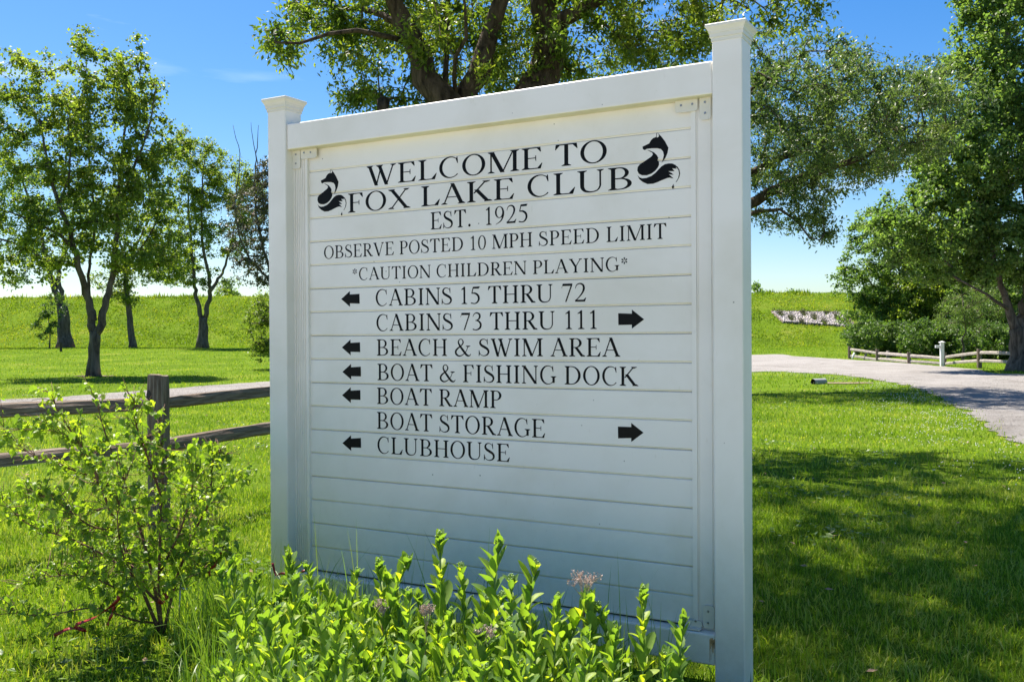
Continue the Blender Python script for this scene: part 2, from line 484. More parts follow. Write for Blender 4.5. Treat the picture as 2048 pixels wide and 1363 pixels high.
# ------------------------------------------------------------------ grass
# the gravel entrance added behind the camera to throw daylight onto the sign
def reflector():
    g = np.random.default_rng(2); mb = MB(); n = 60
    a = []
    for i in range(n + 1):
        q = 26 - 42 * i / n
        p = Vector((math.sin(TH), math.cos(TH), 0)) * (2.0 - 0.010 * (q - 3) ** 2 + 0.08 * math.sin(i * .7) + g.normal(0, .03)) + Vector((-math.cos(TH), math.sin(TH), 0)) * q
        a.append(Vector((p.x, p.y, 0.012)))
    b = [Vector((-26 + 42 * i / n, -14 + g.normal(0, .1), 0.012)) for i in range(n + 1)]
    global REFL_POLY
    REFL_POLY = np.array([(v.x, v.y) for v in b] + [(v.x, v.y) for v in a[::-1]])
    mb.add(b + a, [(i, i + 1, n + 2 + i, n + 1 + i) for i in range(n)])
    obj('gravel_reflector', mb.mesh('gravel_reflector'), mat=M['bounce_gravel'], kind='structure', label='wide pale gravel entrance added out of view to brighten the sign')
reflector()
BED_S0, BED_S1, BED_D0, BED_D1 = 1.30, 4.25, -0.10, -1.75
SN = Vector((math.sin(TH), math.cos(TH), 0)); SL = Vector((-math.cos(TH), math.sin(TH), 0))
def bed_coords(x, y):
    s = x * SL.x + y * SL.y
    d = x * SN.x + y * SN.y - 4.0
    return s, d
def in_bed(x, y):
    s, d = bed_coords(x, y)
    return (d < BED_D0) & (d > BED_D1) & (s > BED_S0 - 0.5 - 0.55 * d * 0 + (-d) * 0.15) & (s < 3.88 + 0.62 * d)

def blades(name, n, zr, hgt, wid, seed, mat, label, tint=(0.5, 0.22), extra=None, lean=0.5, seg=2, pxr=(-260, 2330), avoid_bed=True, zpow=1.0):
    g = np.random.default_rng(seed)
    u = g.random(n)
    y = np.sqrt(zr[0] ** 2 + u * (zr[1] ** 2 - zr[0] ** 2)) if zpow == 1 else zr[0] * (zr[1] / zr[0]) ** u
    x = (g.uniform(pxr[0], pxr[1], n) - CX) / FPX * y
    ok = ~in_poly(x + g.normal(0, .13, n), y + g.normal(0, .13, n), ROAD_POLY)
    ok &= ~in_poly(x, y, REFL_POLY)
    if avoid_bed: ok &= ~in_bed(x, y) | (g.random(n) < 0.3)
    if extra is not None: ok &= extra(x, y, g)
    x, y = x[ok], y[ok]; n = len(x)
    z = terrain(x, y)
    h = hgt[0] + (hgt[1] - hgt[0]) * g.random(n) ** 1.5
    w = wid * g.uniform(0.6, 1.3, n)
    if zpow != 1:
        w = w * y / 6.0; 
    a = g.uniform(0, 2 * np.pi, n); la = g.uniform(0, 2 * np.pi, n); ln = np.abs(g.normal(0, lean, n))
    B = np.stack([x, y, z], 1)
    S = np.stack([np.cos(a), np.sin(a), 0 * a], 1) * w[:, None] / 2
    D = np.stack([np.cos(la) * ln, np.sin(la) * ln, 1 + 0 * a], 1)
    D /= np.linalg.norm(D, axis=1)[:, None]
    D2 = D + np.stack([np.cos(la) * ln, np.sin(la) * ln, -0.35 * ln], 1) * 0.9
    D2 /= np.linalg.norm(D2, axis=1)[:, None]
    t = np.clip(g.normal(tint[0], tint[1], n), 0, 1)
    if seg == 2:
        mid = B + D * (h * 0.55)[:, None]; tip = mid + D2 * (h * 0.5)[:, None]
        V = np.stack([B - S, B + S, mid + S * 0.8, mid - S * 0.8, tip], 1).reshape(-1, 3)
        i = np.arange(n)[:, None] * 5
        F = np.concatenate([i + [0, 1, 2], i + [0, 2, 3], i + [3, 2, 4]], 0)
        tt = np.repeat(t, 5)
    else:
        tip = B + D * h[:, None]
        V = np.stack([B - S, B + S, tip], 1).reshape(-1, 3)
        F = np.arange(n)[:, None] * 3 + [[0, 1, 2]]
        tt = np.repeat(t, 3)
    V[:, 2] -= 0.004
    me = mesh_np(name, V, F, 3, False, tt)
    return obj(name, me, mat=mat, kind='stuff', label=label, cat='grass')
blades('grass', 200000, (2.0, 9.5), (0.025, 0.085), 0.0055, 11, M['blade'], 'fine blades of mown lawn in the foreground', tint=(0.45, 0.30), lean=0.7)
blades('grass', 130000, (9.5, 24), (0.04, 0.085), 0.010, 12, M['blade'], 'lawn grass between the sign and the gravel drive', tint=(0.5, 0.28), lean=0.7)
blades('grass', 120000, (24, 86), (0.05, 0.11), 0.035, 13, M['blade'], 'lawn grass beyond the gravel drive up to the dam', seg=1)
blades('grass', 110000, (85.5, 101.3), (0.07, 0.26), 0.11, 14, M['bermblade'], 'rough unmown grass covering the slope of the dam', seg=1, lean=1.1, tint=(0.5, 0.25))
blades('grass', 9000, (2.2, 12), (0.09, 0.16), 0.0055, 15, M['bedblade'], 'scattered taller tufts standing up out of the lawn', lean=0.6, extra=lambda x, y, g: (np.sin(x * 5.1 + 1.3 * y) * np.sin(y * 4.3 - x) > 0.35))

blades('grass', 9000, (100.2, 101.6), (0.1, 0.6), 0.16, 17, M['bermblade'], 'uneven tall grass and weeds along the crest of the dam', seg=1, lean=0.5, extra=lambda x, y, g: np.sin(x * .5) + np.sin(x * 1.7 + 1) + g.normal(0, .8, len(x)) > 0.6)
# white clover by the drive
def clover():
    g = np.random.default_rng(3)
    n = 2600
    y = g.uniform(9, 36, n); k = g.integers(0, 1, n)
    mb = []
    # near the near-edge of the road on the right
    e = ne[(ne[:, 0] > 5) & (ne[:, 1] > 8) & (ne[:, 1] < 40)]
    pick = e[g.integers(0, len(e), n)]
    off = np.abs(g.normal(0, 1.3, n)) + 0.1
    x = pick[:, 0] - off * 0.9 + g.normal(0, .2, n); y = pick[:, 1] - off * 0.45 + g.normal(0, .2, n)
    ok = ~in_poly(x, y, ROAD_POLY) & (np.sin(x * 2.1) * np.sin(y * 1.7) > -0.3)
    x, y = x[ok], y[ok]
    r = 0.008; z = terrain(x, y) + g.uniform(0.04, 0.07, len(x))
    C = np.stack([x, y, z], 1)
    o = np.array([[r, 0, 0], [0, r, 0], [-r, 0, 0], [0, -r, 0], [0, 0, r], [0, 0, -r]])
    V = (C[:, None, :] + o[None]).reshape(-1, 3)
    f = np.array([[0, 1, 4], [1, 2, 4], [2, 3, 4], [3, 0, 4], [1, 0, 5], [2, 1, 5], [3, 2, 5], [0, 3, 5]])
    F = (np.arange(len(C))[:, None, None] * 6 + f[None]).reshape(-1, 3)
    obj('clover_flowers', mesh_np('clover', V, F, 3), mat=M['clover'], kind='stuff', label='tiny white clover flowers along the near edge of the drive', cat='flowers')
clover()

def litter():
    g = np.random.default_rng(41)
    for nm, n, L, W_, mat, lab, cat_, up in (('fallen_leaves', 900, .05, .03, M['dry'], 'small tan fallen leaves and clippings scattered over the lawn', 'leaves', .2),
                                  ('lawn_weeds', 5200, .06, .035, M['dark_leaf'], 'low broad-leaved weeds and clover growing through the lawn', 'weeds', .5)):
        y = np.sqrt(g.uniform(3.5 ** 2, 26 ** 2, n)); x = (g.uniform(-200, 2250, n) - CX) / FPX * y
        if up > .3:
            c = g.integers(0, 160, n); cx = x[:160][c]; cy = y[:160][c]
            x = cx + g.normal(0, .16, n); y = cy + g.normal(0, .16, n)
        ok = ~in_poly(x, y, ROAD_POLY) & ~in_bed(x, y); x, y = x[ok], y[ok]; m_ = len(x)
        C = np.stack([x, y, terrain(x, y) + g.uniform(.02, .06, m_)], 1)
        me = leaf_mesh(nm, C, unit(g.normal(size=(m_, 3)) * [1, 1, .2]), unit(g.normal(size=(m_, 3)) * .3 + [0, 0, 1]), L * g.uniform(.5, 1.2, m_), W_ * g.uniform(.5, 1.2, m_), g.random(m_))
        obj(nm, me, mat=mat, kind='stuff', label=lab, cat=cat_)
def unit(a): return a / (np.linalg.norm(a, axis=1)[:, None] + 1e-9)
# loose stones on the drive
def stones():
    g = np.random.default_rng(5)
    n = 26000
    y = np.sqrt(g.uniform(8 ** 2, 34 ** 2, n)); x = (g.uniform(-300, 2300, n) - CX) / FPX * y
    ok = in_poly(x, y, ROAD_POLY); x, y = x[ok], y[ok]
    C = np.stack([x, y, terrain(x, y) + 0.014], 1)
    o = np.array([[1, 0, 0], [0.2, 1, 0], [-1, 0.2, 0], [0, -1, 0], [0, 0, 0.8]])
    r = g.uniform(0.008, 0.022, len(C))
    a = g.uniform(0, 6.28, len(C)); ca, sa = np.cos(a), np.sin(a)
    O = o[None] * r[:, None, None] * g.uniform(0.6, 1.3, (len(C), 5, 1))
    V = np.stack([O[..., 0] * ca[:, None] - O[..., 1] * sa[:, None], O[..., 0] * sa[:, None] + O[..., 1] * ca[:, None], O[..., 2]], -1) + C[:, None]
    f = np.array([[0, 1, 4], [1, 2, 4], [2, 3, 4], [3, 0, 4]])
    F = (np.arange(len(C))[:, None, None] * 5 + f[None]).reshape(-1, 3)
    obj('loose_gravel', mesh_np('loose_gravel', V.reshape(-1, 3), F, 3), mat=M['gravel'], kind='stuff', label='loose pale stones scattered over the gravel drive', cat='gravel')
stones()

# ------------------------------------------------------------------ trees
def catmull(P, n):
    P = [Vector(p) for p in P]
    if len(P) < 3:
        return [P[0].lerp(P[-1], i / (n - 1)) for i in range(n)]
    Q = [P[0] * 2 - P[1]] + P + [P[-1] * 2 - P[-2]]
    segs = len(P) - 1; out = []
    for k in range(n):
        u = k / (n - 1) * segs; i = min(int(u), segs - 1); t = u - i
        p0, p1, p2, p3 = Q[i:i + 4]
        out.append(0.5 * ((2 * p1) + (p2 - p0) * t + (2 * p0 - 5 * p1 + 4 * p2 - p3) * t * t + (3 * p1 - p0 - 3 * p2 + p3) * t ** 3))
    return out

def leaf_mesh(name, C, D, Nn, L, W, tint, fold=0.12):
    Sd = np.cross(D, Nn); Sd /= (np.linalg.norm(Sd, axis=1)[:, None] + 1e-9)
    N2 = np.cross(Sd, D)
    L = L[:, None]; W = W[:, None]
    V = np.stack([C, C + D * L * 0.42 + Sd * W * 0.5 + N2 * W * fold, C + D * L, C + D * L * 0.42 - Sd * W * 0.5 + N2 * W * fold], 1).reshape(-1, 3)
    i = np.arange(len(C))[:, None] * 4
    F = np.concatenate([i + [0, 1, 2], i + [0, 2, 3]], 0)
    return mesh_np(name, V, F, 3, False, np.repeat(tint, 4))

def unit(a): return a / (np.linalg.norm(a, axis=1)[:, None] + 1e-9)

def make_tree(name, label, cat, base, limbs, blobs, n_attr, n_leaf, leaf, mats, seed, group=None, rc=0.45, trunk_flare=1.5,
              step=0.45, wk=0.25, limb_jit=0.06, shell=0.45, flat=0.75, twig_min=0.006, clump=0.0, pickup=0.18, bare=0.0):
    """limbs: list of (points, r0, r1); the first is the trunk.  blobs: (centre, radii, weight)."""
    g = np.random.default_rng(seed); rnd = random.Random(seed)
    root = empty(name, base, label=label, cat=cat, group=group)
    base = Vector(base)
    nodes = []; par = []; rad = []
    for li, (pts, r0, r1) in enumerate(limbs):
        pts = [Vector(p) for p in pts]
        ln = sum((pts[i + 1] - pts[i]).length for i in range(len(pts) - 1))
        n = max(6, int(ln / 0.4))
        P = catmull(pts, n)
        # wobble
        for i in range(1, n - 1):
            w = ((r0 * (1 - i / n) + r1) * 0.35 + 0.02) * (0.25 if li == 0 else 1)
            P[i] += Vector((rnd.uniform(-w, w), rnd.uniform(-w, w), 0))
        R_ = [r0 + (r1 - r0) * (i / (n - 1)) for i in range(n)]
        if li == 0:
            R_[0] *= trunk_flare; 
            if n > 2: R_[1] *= 1 + (trunk_flare - 1) * 0.3
            P[0].z -= 0.15
        mb = MB(); mb.tube([p - base for p in P], R_, 12 if r0 > 0.12 else 7, True, 0, limb_jit, rnd)
        obj('trunk' if li == 0 else 'limb', mb.mesh('limb', True), root, mats[0])
        b = len(nodes)
        for i, p in enumerate(P):
            if li == 0 and i < n * 0.6: continue
            if li > 0 and i < 2: continue
            nodes.append(p); par.append(-1); rad.append(R_[i])
    nodes = np.array([tuple(p) for p in nodes]); nl = len(nodes)
    path = np.zeros(nl)
    # attractors
    ws = np.array([b[2] for b in blobs], float); ws /= ws.sum()
    A = []
    for bi in g.choice(len(blobs), n_attr, p=ws):
        c, r, _ = blobs[bi]
        d = unit(g.normal(size=(1, 3)))[0]
        rr = g.random() ** (1 / 3.0)
        if g.random() < shell: rr = g.uniform(0.75, 1.05)
        A.append(np.array(c) + d * rr * np.array(r))
    A = np.array(A)
    if clump:
        A = A + clump * np.sin(A[:, [1, 2, 0]] * 2.3)
    d0 = np.min(np.linalg.norm(A[:, None] - nodes[None], axis=2), axis=1)
    A = A[np.argsort(d0)]
    N_ = [tuple(v) for v in nodes]; Pp = list(par); pl = list(path); ends = []
    arr = np.zeros((nl + n_attr * 14, 3)); arr[:nl] = nodes; pla = np.zeros(len(arr)); cnt = nl
    parent = np.full(len(arr), -1)
    for a in A:
        if cnt > len(arr) - 16: break
        dd = np.linalg.norm(arr[:cnt] - a, axis=1)
        # prefer growing upwards/outwards
        cost = dd + wk * pla[:cnt] + 0.25 * np.clip(arr[:cnt, 2] - a[2], 0, None)
        j = int(np.argmin(cost)); p0 = arr[j]; L = dd[j]
        k = int(min(12, max(1, round(L / step))))
        mid = (p0 + a) / 2 + g.normal(0, 0.08 * L, 3) + np.array([0, 0, 0.10 * L])
        prev = j
        for q in range(1, k + 1):
            t = q / k
            p = (1 - t) ** 2 * p0 + 2 * t * (1 - t) * mid + t * t * a
            arr[cnt] = p; parent[cnt] = prev; pla[cnt] = pla[prev] + L / k; prev = cnt; cnt += 1
        ends.append(prev)
    arr = arr[:cnt]; parent = parent[:cnt]; pla = pla[:cnt]
    load = np.zeros(cnt); 
    for e in ends: load[e] += 1
    for i in range(cnt - 1, nl - 1, -1):
        if load[i] == 0: load[i] = 1
        if parent[i] >= 0: load[parent[i]] += load[i]
    r = np.maximum(twig_min, twig_min * load ** 0.5)
    seg = np.arange(nl, cnt)
    P0 = arr[parent[seg]]; P1 = arr[seg]
    r0 = np.minimum(r[parent[seg]], r[seg] * 1.5); r1 = r[seg]
    D = unit(P1 - P0)
    S = unit(np.cross(D, np.array([0.3, 0.2, 0.93]))); T = np.cross(D, S)
    K = 4
    rings = []
    for (P, rr, ext) in ((P0, r0, -0.15), (P1, r1, 0.0)):
        for k in range(K):
            an = 2 * math.pi * k / K
            rings.append(P + (S * math.cos(an) + T * math.sin(an)) * rr[:, None])
    V = np.stack(rings, 1).reshape(-1, 3) - np.array(base)
    i = np.arange(len(seg))[:, None] * 8
    F = np.concatenate([i + [k, (k + 1) % K, 4 + (k + 1) % K, 4 + k] for k in range(K)], 0)
    obj('branches', mesh_np('branches', V, F, 4, True), root, mats[1], kind='stuff')
    # leaves
    if n_leaf:
        E = np.array(ends)
        if bare: E = E[g.random(len(E)) > bare]
        e = E[g.integers(0, len(E), n_leaf)]
        # slide part of the leaves back along the last twig
        back = g.random(n_leaf) < 0.45
        hop = g.integers(1, 4, n_leaf)
        src = e.copy()
        for q in range(1, 4):
            mm = back & (hop >= q)
            nxt = parent[src]; good = mm & (nxt >= nl)
            src[good] = nxt[good]
        C = arr[src] + unit(g.normal(size=(n_leaf, 3))) * (np.minimum(np.abs(g.normal(0, rc, n_leaf)) * 0.9, rc * 1.35))[:, None] * np.array([1, 1, flat])
        C[:, 2] -= 0.05
        Dl = unit(g.normal(size=(n_leaf, 3)) + np.array([0, 0, -0.35]))
        Nn = unit(g.normal(size=(n_leaf, 3)) * 0.75 + np.array([0, 0, 0.9]))
        Ls = leaf[0] * g.uniform(0.65, 1.25, n_leaf); Wd = Ls * leaf[1]
        tint = np.clip(g.normal(0.5, 0.2, n_leaf), 0, 1)
        cc = g.normal(0, 0.13, cnt)[src]
        me = leaf_mesh('crown', C - np.array(base), Dl, Nn, Ls, Wd, np.clip(tint + cc, 0, 1))
        obj('crown', me, root, mats[2], kind='stuff')
    return root

litter()
def L_(pts, Z, dz=None):
    """pixel polyline -> points at depth Z (optional depth offsets)"""
    return [wpt(x, y, Z + (dz[i] if dz else 0)) for i, (x, y) in enumerate(pts)]
def B_(px, py, Z, rpx, rpy, rz, w=None):
    c = wpt(px, py, Z); k = Z / FPX
    return (tuple(c), (rpx * k, rz, rpy * k), w if w is not None else rpx * rpy * 1e-3)

TG = 'trees on the lawn and below the dam'
# tree A : maple by the drive, left
Z = 37.3
bA = gp(187, 752); Z = bA.y
make_tree('maple_tree', 'leafy maple with low forked trunk beside the gravel drive, nearest of the trees at left', 'tree', bA, [
    (([bA] + L_([(188, 705), (190, 662)], Z)), 0.225, 0.205),
    (L_([(189, 668), (176, 610), (163, 560), (147, 490), (120, 410), (96, 330), (80, 240)], Z, [0, 0, -.2, -.5, -.8, -1, -1.2]), 0.17, 0.03),
    (L_([(192, 668), (206, 625), (218, 570), (232, 500), (238, 400), (246, 300), (262, 180)], Z, [0, .1, .3, .5, .7, .9, 1]), 0.17, 0.03),
    (L_([(190, 640), (181, 600), (178, 540), (190, 440), (180, 330), (176, 190), (170, 110)], Z, [0, .3, .6, .9, .9, .8, .8]), 0.075, 0.02),
    (L_([(222, 555), (262, 520), (300, 470), (330, 400)], Z, [.3, .6, 1, 1.5]), 0.07, 0.02),
    (L_([(150, 500), (120, 470), (60, 440), (10, 420)], Z, [-.5, -1, -1.6, -2]), 0.08, 0.02),
    (L_([(238, 400), (270, 330), (300, 240), (312, 170)], Z, [.7, .2, -.3, -.5]), 0.07, 0.015),
    (L_([(120, 410), (140, 330), (135, 220)], Z, [-.8, -1.2, -1.6]), 0.06, 0.015)],
    [B_(175, 170, Z, 80, 95, 2.0, 1.1), B_(272, 170, Z, 48, 70, 1.6, .7), B_(70, 260, Z, 95, 110, 2.6, 1.5), B_(215, 300, Z, 130, 130, 3.0, 2.2),
     B_(305, 330, Z, 60, 110, 2.2, .9), B_(100, 430, Z, 120, 100, 3.0, 1.6), B_(280, 470, Z, 95, 75, 2.6, 1.1), B_(200, 400, Z, 150, 130, 3.4, 1.2),
     B_(166, 78, Z, 18, 30, .4, .16), B_(276, 88, Z, 14, 34, .4, .12), B_(20, 150, Z, 60, 60, 1.6, .5), B_(60, 540, Z, 70, 35, 1.8, .35), B_(320, 520, Z, 60, 35, 1.5, .35)],
    800, 48000, (0.135, 0.75), (M['bark'], M['twig'], M['maple']), 21, group=TG, rc=0.30)

# tree B : big old trunk, far left
bB = gp(131, 695); Z = bB.y
make_tree('big_tree', 'thick-trunked old tree with flared roots and leaning crown below the dam at far left', 'tree', bB, [
    ([bB] + L_([(128, 650), (124, 612)], Z), 0.56, 0.42),
    (L_([(126, 618), (108, 570), (92, 510), (70, 430), (40, 350)], Z, [0, 0, -.5, -1, -1.5]), 0.30, 0.06),
    (L_([(124, 600), (118, 540), (138, 480), (150, 400)], Z, [0, .3, .8, 1.2]), 0.22, 0.05),
    (L_([(98, 530), (60, 500), (10, 480), (-50, 470)], Z, [0, -1, -2, -3]), 0.16, 0.04)],
    [B_(20, 400, Z, 130, 120, 4.5, 2), B_(-40, 300, Z, 110, 120, 4.0, 1.2), B_(100, 420, Z, 90, 100, 3.5, 1.2), B_(40, 525, Z, 90, 40, 3, .6), B_(-20, 560, Z, 60, 35, 2, .3)],
    480, 30000, (0.18, 0.7), (M['bark'], M['twig'], M['maple_deep']), 22, group=TG, rc=0.42)
# dark low branches at the big trunk
bb = gp(98, 697)
make_tree('sapling', 'small dark sapling spreading low beside the thick old trunk', 'tree', bb, [
    ([bb] + L_([(100, 670), (96, 630)], bb.y), 0.05, 0.03)],
    [B_(88, 650, bb.y, 24, 28, .8, 1), B_(112, 610, bb.y, 26, 26, .8, .7)], 70, 2400, (0.17, 0.4), (M['bark'], M['twig'], M['dark_leaf']), 23, group=TG, rc=0.2)

bC = gp(266, 695); Z = bC.y
make_tree('slender_tree', 'slender straight-trunked tree between the forked maple and the twin-stemmed tree', 'tree', bC, [
    ([bC] + L_([(261, 650), (255, 600), (250, 540)], Z), 0.27, 0.17),
    (L_([(252, 560), (270, 500), (300, 430), (310, 370)], Z), 0.12, 0.03),
    (L_([(250, 545), (240, 480), (230, 420)], Z), 0.12, 0.03)],
    [B_(270, 440, Z, 90, 90, 3.2, 1.5), B_(320, 530, Z, 70, 40, 2.5, .8), B_(225, 560, Z, 45, 35, 2, .4), B_(250, 590, Z, 34, 20, 1.5, .25)],
    280, 18000, (0.17, 0.7), (M['bark'], M['twig'], M['maple']), 24, group=TG, rc=0.4)

bD = gp(405, 696); Z = bD.y
make_tree('forked_tree', 'tall open tree forking into upright stems, in front of the dam left of the sign', 'tree', bD, [
    ([bD] + L_([(406, 660), (407, 634)], Z), 0.36, 0.30),
    (L_([(403, 636), (393, 592), (388, 548), (382, 480), (376, 400), (380, 330)], Z, [0, 0, .3, .6, 1, 1]), 0.17, 0.03),
    (L_([(410, 636), (420, 586), (416, 545), (404, 470), (404, 380), (410, 310)], Z, [0, 0, -.3, -.5, -.8, -1]), 0.18, 0.03),
    (L_([(420, 582), (436, 560), (450, 530), (466, 470), (480, 380)], Z, [0, .3, .6, 1, 1.4]), 0.14, 0.03)],
    [B_(395, 335, Z, 52, 66, 2.4, 1.3), B_(460, 360, Z, 42, 60, 2.0, .9), B_(375, 430, Z, 50, 70, 2.4, 1.2), B_(450, 450, Z, 60, 70, 2.6, 1.1), B_(360, 530, Z, 50, 38, 2, .5), B_(430, 560, Z, 50, 25, 2, .3),
     B_(370, 285, Z, 22, 30, 1, .3), B_(500, 400, Z, 30, 60, 1.5, .5)],
    480, 32000, (0.17, 0.65), (M['bark'], M['twig'], M['maple']), 25, group=TG, rc=0.33)

bE = gp(560, 705); Z = bE.y
make_tree('sparse_tree', 'sparse brownish tree with dead bare top, partly behind the left sign post', 'tree', bE, [
    ([bE] + L_([(556, 620), (548, 560)], Z), 0.22, 0.15),
    (L_([(550, 570), (525, 490), (510, 400), (512, 320), (517, 250)], Z, [0, 0, 0, 0, 0]), 0.11, 0.012),
    (L_([(545, 560), (520, 540), (490, 500), (470, 420), (480, 320), (466, 250)], Z), 0.09, 0.012),
    (L_([(516, 330), (506, 280), (502, 245)], Z), 0.03, 0.01),
    (L_([(552, 560), (580, 480), (600, 400)], Z), 0.10, 0.02)],
    [B_(500, 450, Z, 48, 90, 2.2, 1.4), B_(530, 370, Z, 30, 60, 1.6, .6), B_(590, 440, Z, 50, 90, 2, 1), B_(520, 540, Z, 55, 30, 1.8, .5)],
    380, 11000, (0.15, 0.7), (M['bark'], M['twig_grey'], M['purple']), 26, group=TG, rc=0.3, twig_min=0.013)

bF = gp(548, 738); Z = bF.y
make_tree('round_bush', 'round bushy young tree peeping out at the left edge of the sign', 'bush', bF, [
    ([bF] + L_([(546, 700), (545, 660)], Z), 0.06, 0.04)],
    [B_(535, 650, Z, 52, 62, 1.3, 1.5), B_(545, 610, Z, 45, 40, 1.0, .7), B_(530, 700, Z, 30, 20, .8, .25)],
    300, 9500, (0.11, 0.5), (M['bark'], M['twig'], M['maple']), 27, rc=0.16, shell=.6)

# tree off to the left whose crown reaches into the frame
pL = Vector((-22.5, 33, 0))
make_tree('edge_maple', 'maple at the left edge of the picture, only its outer crown in view', 'tree', pL, [
    ([pL, pL + Vector((0.1, 0, 1.5)), pL + Vector((0.2, 0.1, 2.6))], 0.26, 0.2),
    ([pL + Vector((0.2, 0.1, 2.5)), pL + Vector((1.0, 0, 5)), pL + Vector((1.8, .3, 8))], 0.14, 0.03),
    ([pL + Vector((0.2, 0.1, 2.5)), pL + Vector((-.8, 0, 5)), pL + Vector((-1.2, -.3, 9))], 0.14, 0.03)],
    [((pL.x, 33, 7), (4.0, 3.6, 3.6), 2), ((pL.x + .6, 33, 9.2), (2.6, 2.6, 2.4), 1), ((pL.x + 2.4, 33, 5.4), (2.2, 2, 2), .6)],
    300, 22000, (0.135, 0.75), (M['bark'], M['twig'], M['maple']), 28, group=TG, rc=0.36)

# elm behind the sign
bG = Vector((0.0, 13.0, 0.0)); Z = 13.0
elm_limbs = [
    ([bG, Vector((-0.02, 13, 1.2)), wpt(985, 330, 13)], 0.46, 0.40),
    (L_([(970, 330), (915, 235), (872, 175), (838, 118), (812, 62), (790, -20), (740, -140), (690, -300)], Z, [0, 0, -.1, -.2, -.2, -.3, -.6, -1]), 0.235, 0.06),
    (L_([(985, 320), (930, 190), (965, 130), (985, 60), (1015, -30), (1060, -200), (1100, -420)], Z, [.2, .1, 0, -.1, -.2, -.5, -.8]), 0.18, 0.05),
    (L_([(1010, 340), (1075, 200), (1085, 100), (1088, 20), (1080, -80), (1120, -260), (1180, -480)], Z, [.2, .5, .6, .6, .5, .2, -.4]), 0.30, 0.07),
    (L_([(1095, 60), (1150, 30), (1220, -20), (1320, -90), (1450, -170)], Z, [.5, 0, -.6, -1.2, -2]), 0.12, 0.03),
    (L_([(890, 170), (895, 90), (900, 20), (880, -60)], Z, [0, .5, .9, 1.2]), 0.04, 0.02),
    (L_([(912, 200), (912, 130), (930, 60), (925, -30)], Z, [0, -.4, -.8, -1]), 0.035, 0.015),
    (L_([(835, 90), (760, 70), (690, 60), (610, 85), (550, 85)], Z, [-.2, -.8, -1.1, -1.2, -1.3]), 0.04, 0.012),
    (L_([(815, 60), (740, 20), (660, 15), (600, -10)], Z, [-.2, .4, .9, 1.2]), 0.05, 0.015),
    (L_([(1088, 20), (1200, -60), (1350, -60), (1500, 20)], Z, [.6, 1.2, 1.8, 2.2]), 0.08, 0.02),
    (L_([(790, 330), (782, 260), (768, 200)], Z, [.3, .2, .2]), 0.10, 0.085)]
Zs = 13.0
elm_blobs = [
    B_(640, 40, Zs + .9, 70, 45, .9, .55), B_(555, 82, Zs - .8, 32, 26, .4, .16), B_(720, 120, Zs + .9, 90, 65, 1.0, .6), B_(760, 30, Zs + .9, 90, 60, 1.4, .8),
    B_(900, 60, Zs + 1.0, 130, 90, 1.3, 1.3), B_(1020, 120, Zs + .9, 80, 70, 1.2, 1.0), B_(1180, 70, Zs + .9, 110, 90, 1.6, 1.5), B_(1330, 40, Zs + .9, 110, 80, 1.6, 1.1), B_(700, 190, Zs + .9, 30, 22, .3, .08),
    B_(1480, 10, Zs + .5, 110, 55, 1.5, .7), B_(1590, 20, Zs + .5, 45, 32, .6, .16), B_(1100, 40, Zs - .7, 60, 40, .4, .12), B_(870, 70, Zs - .6, 60, 50, .4, .12), B_(990, 150, Zs - .5, 40, 30, .3, .06), B_(900, 20, Zs - .7, 70, 30, .4, .12), B_(1350, 110, Zs + .6, 80, 50, .8, .4), B_(930, -60, Zs + .9, 260, 80, 2.2, 2.0), B_(740, 190, Zs + .9, 60, 20, .4, .12), B_(840, 190, Zs + .7, 50, 40, .5, .3),
    ((0.2, 12.5, 8.3), (4.2, 3.6, 1.6), 4.2), ((2.8, 11.6, 8.2), (3.2, 3.2, 1.9), 4.2), ((1.0, 12.0, 10.6), (4.2, 3.6, 1.8), 2.2),
    ((-1.9, 13.0, 9.4), (2.4, 2.6, 1.8), 1.0), ((4.6, 12.8, 8.6), (2.0, 2.2, 1.6), 1.2), ((1.3, 9.3, 8.0), (3.4, 1.9, 1.6), 4.5), ((4.4, 10.2, 8.4), (2.2, 2.4, 1.5), 2.0), ((-.6, 8.7, 8.2), (2.4, 1.3, 1.2), 2.6), ((0.3, 8.0, 7.3), (2.8, 1.2, 1.0), 4.0), ((2.9, 8.6, 7.6), (1.8, 1.3, 1.0), 2.0)]
make_tree('elm_tree', 'large elm with three thick furrowed stems spreading above and behind the sign', 'tree', bG, elm_limbs, elm_blobs,
    2500, 162000, (0.088, 0.38), (M['bark_elm'], M['twig'], M['elm']), 31, group=TG, rc=0.20, step=0.3, limb_jit=0.10, twig_min=0.0035, wk=0.2)

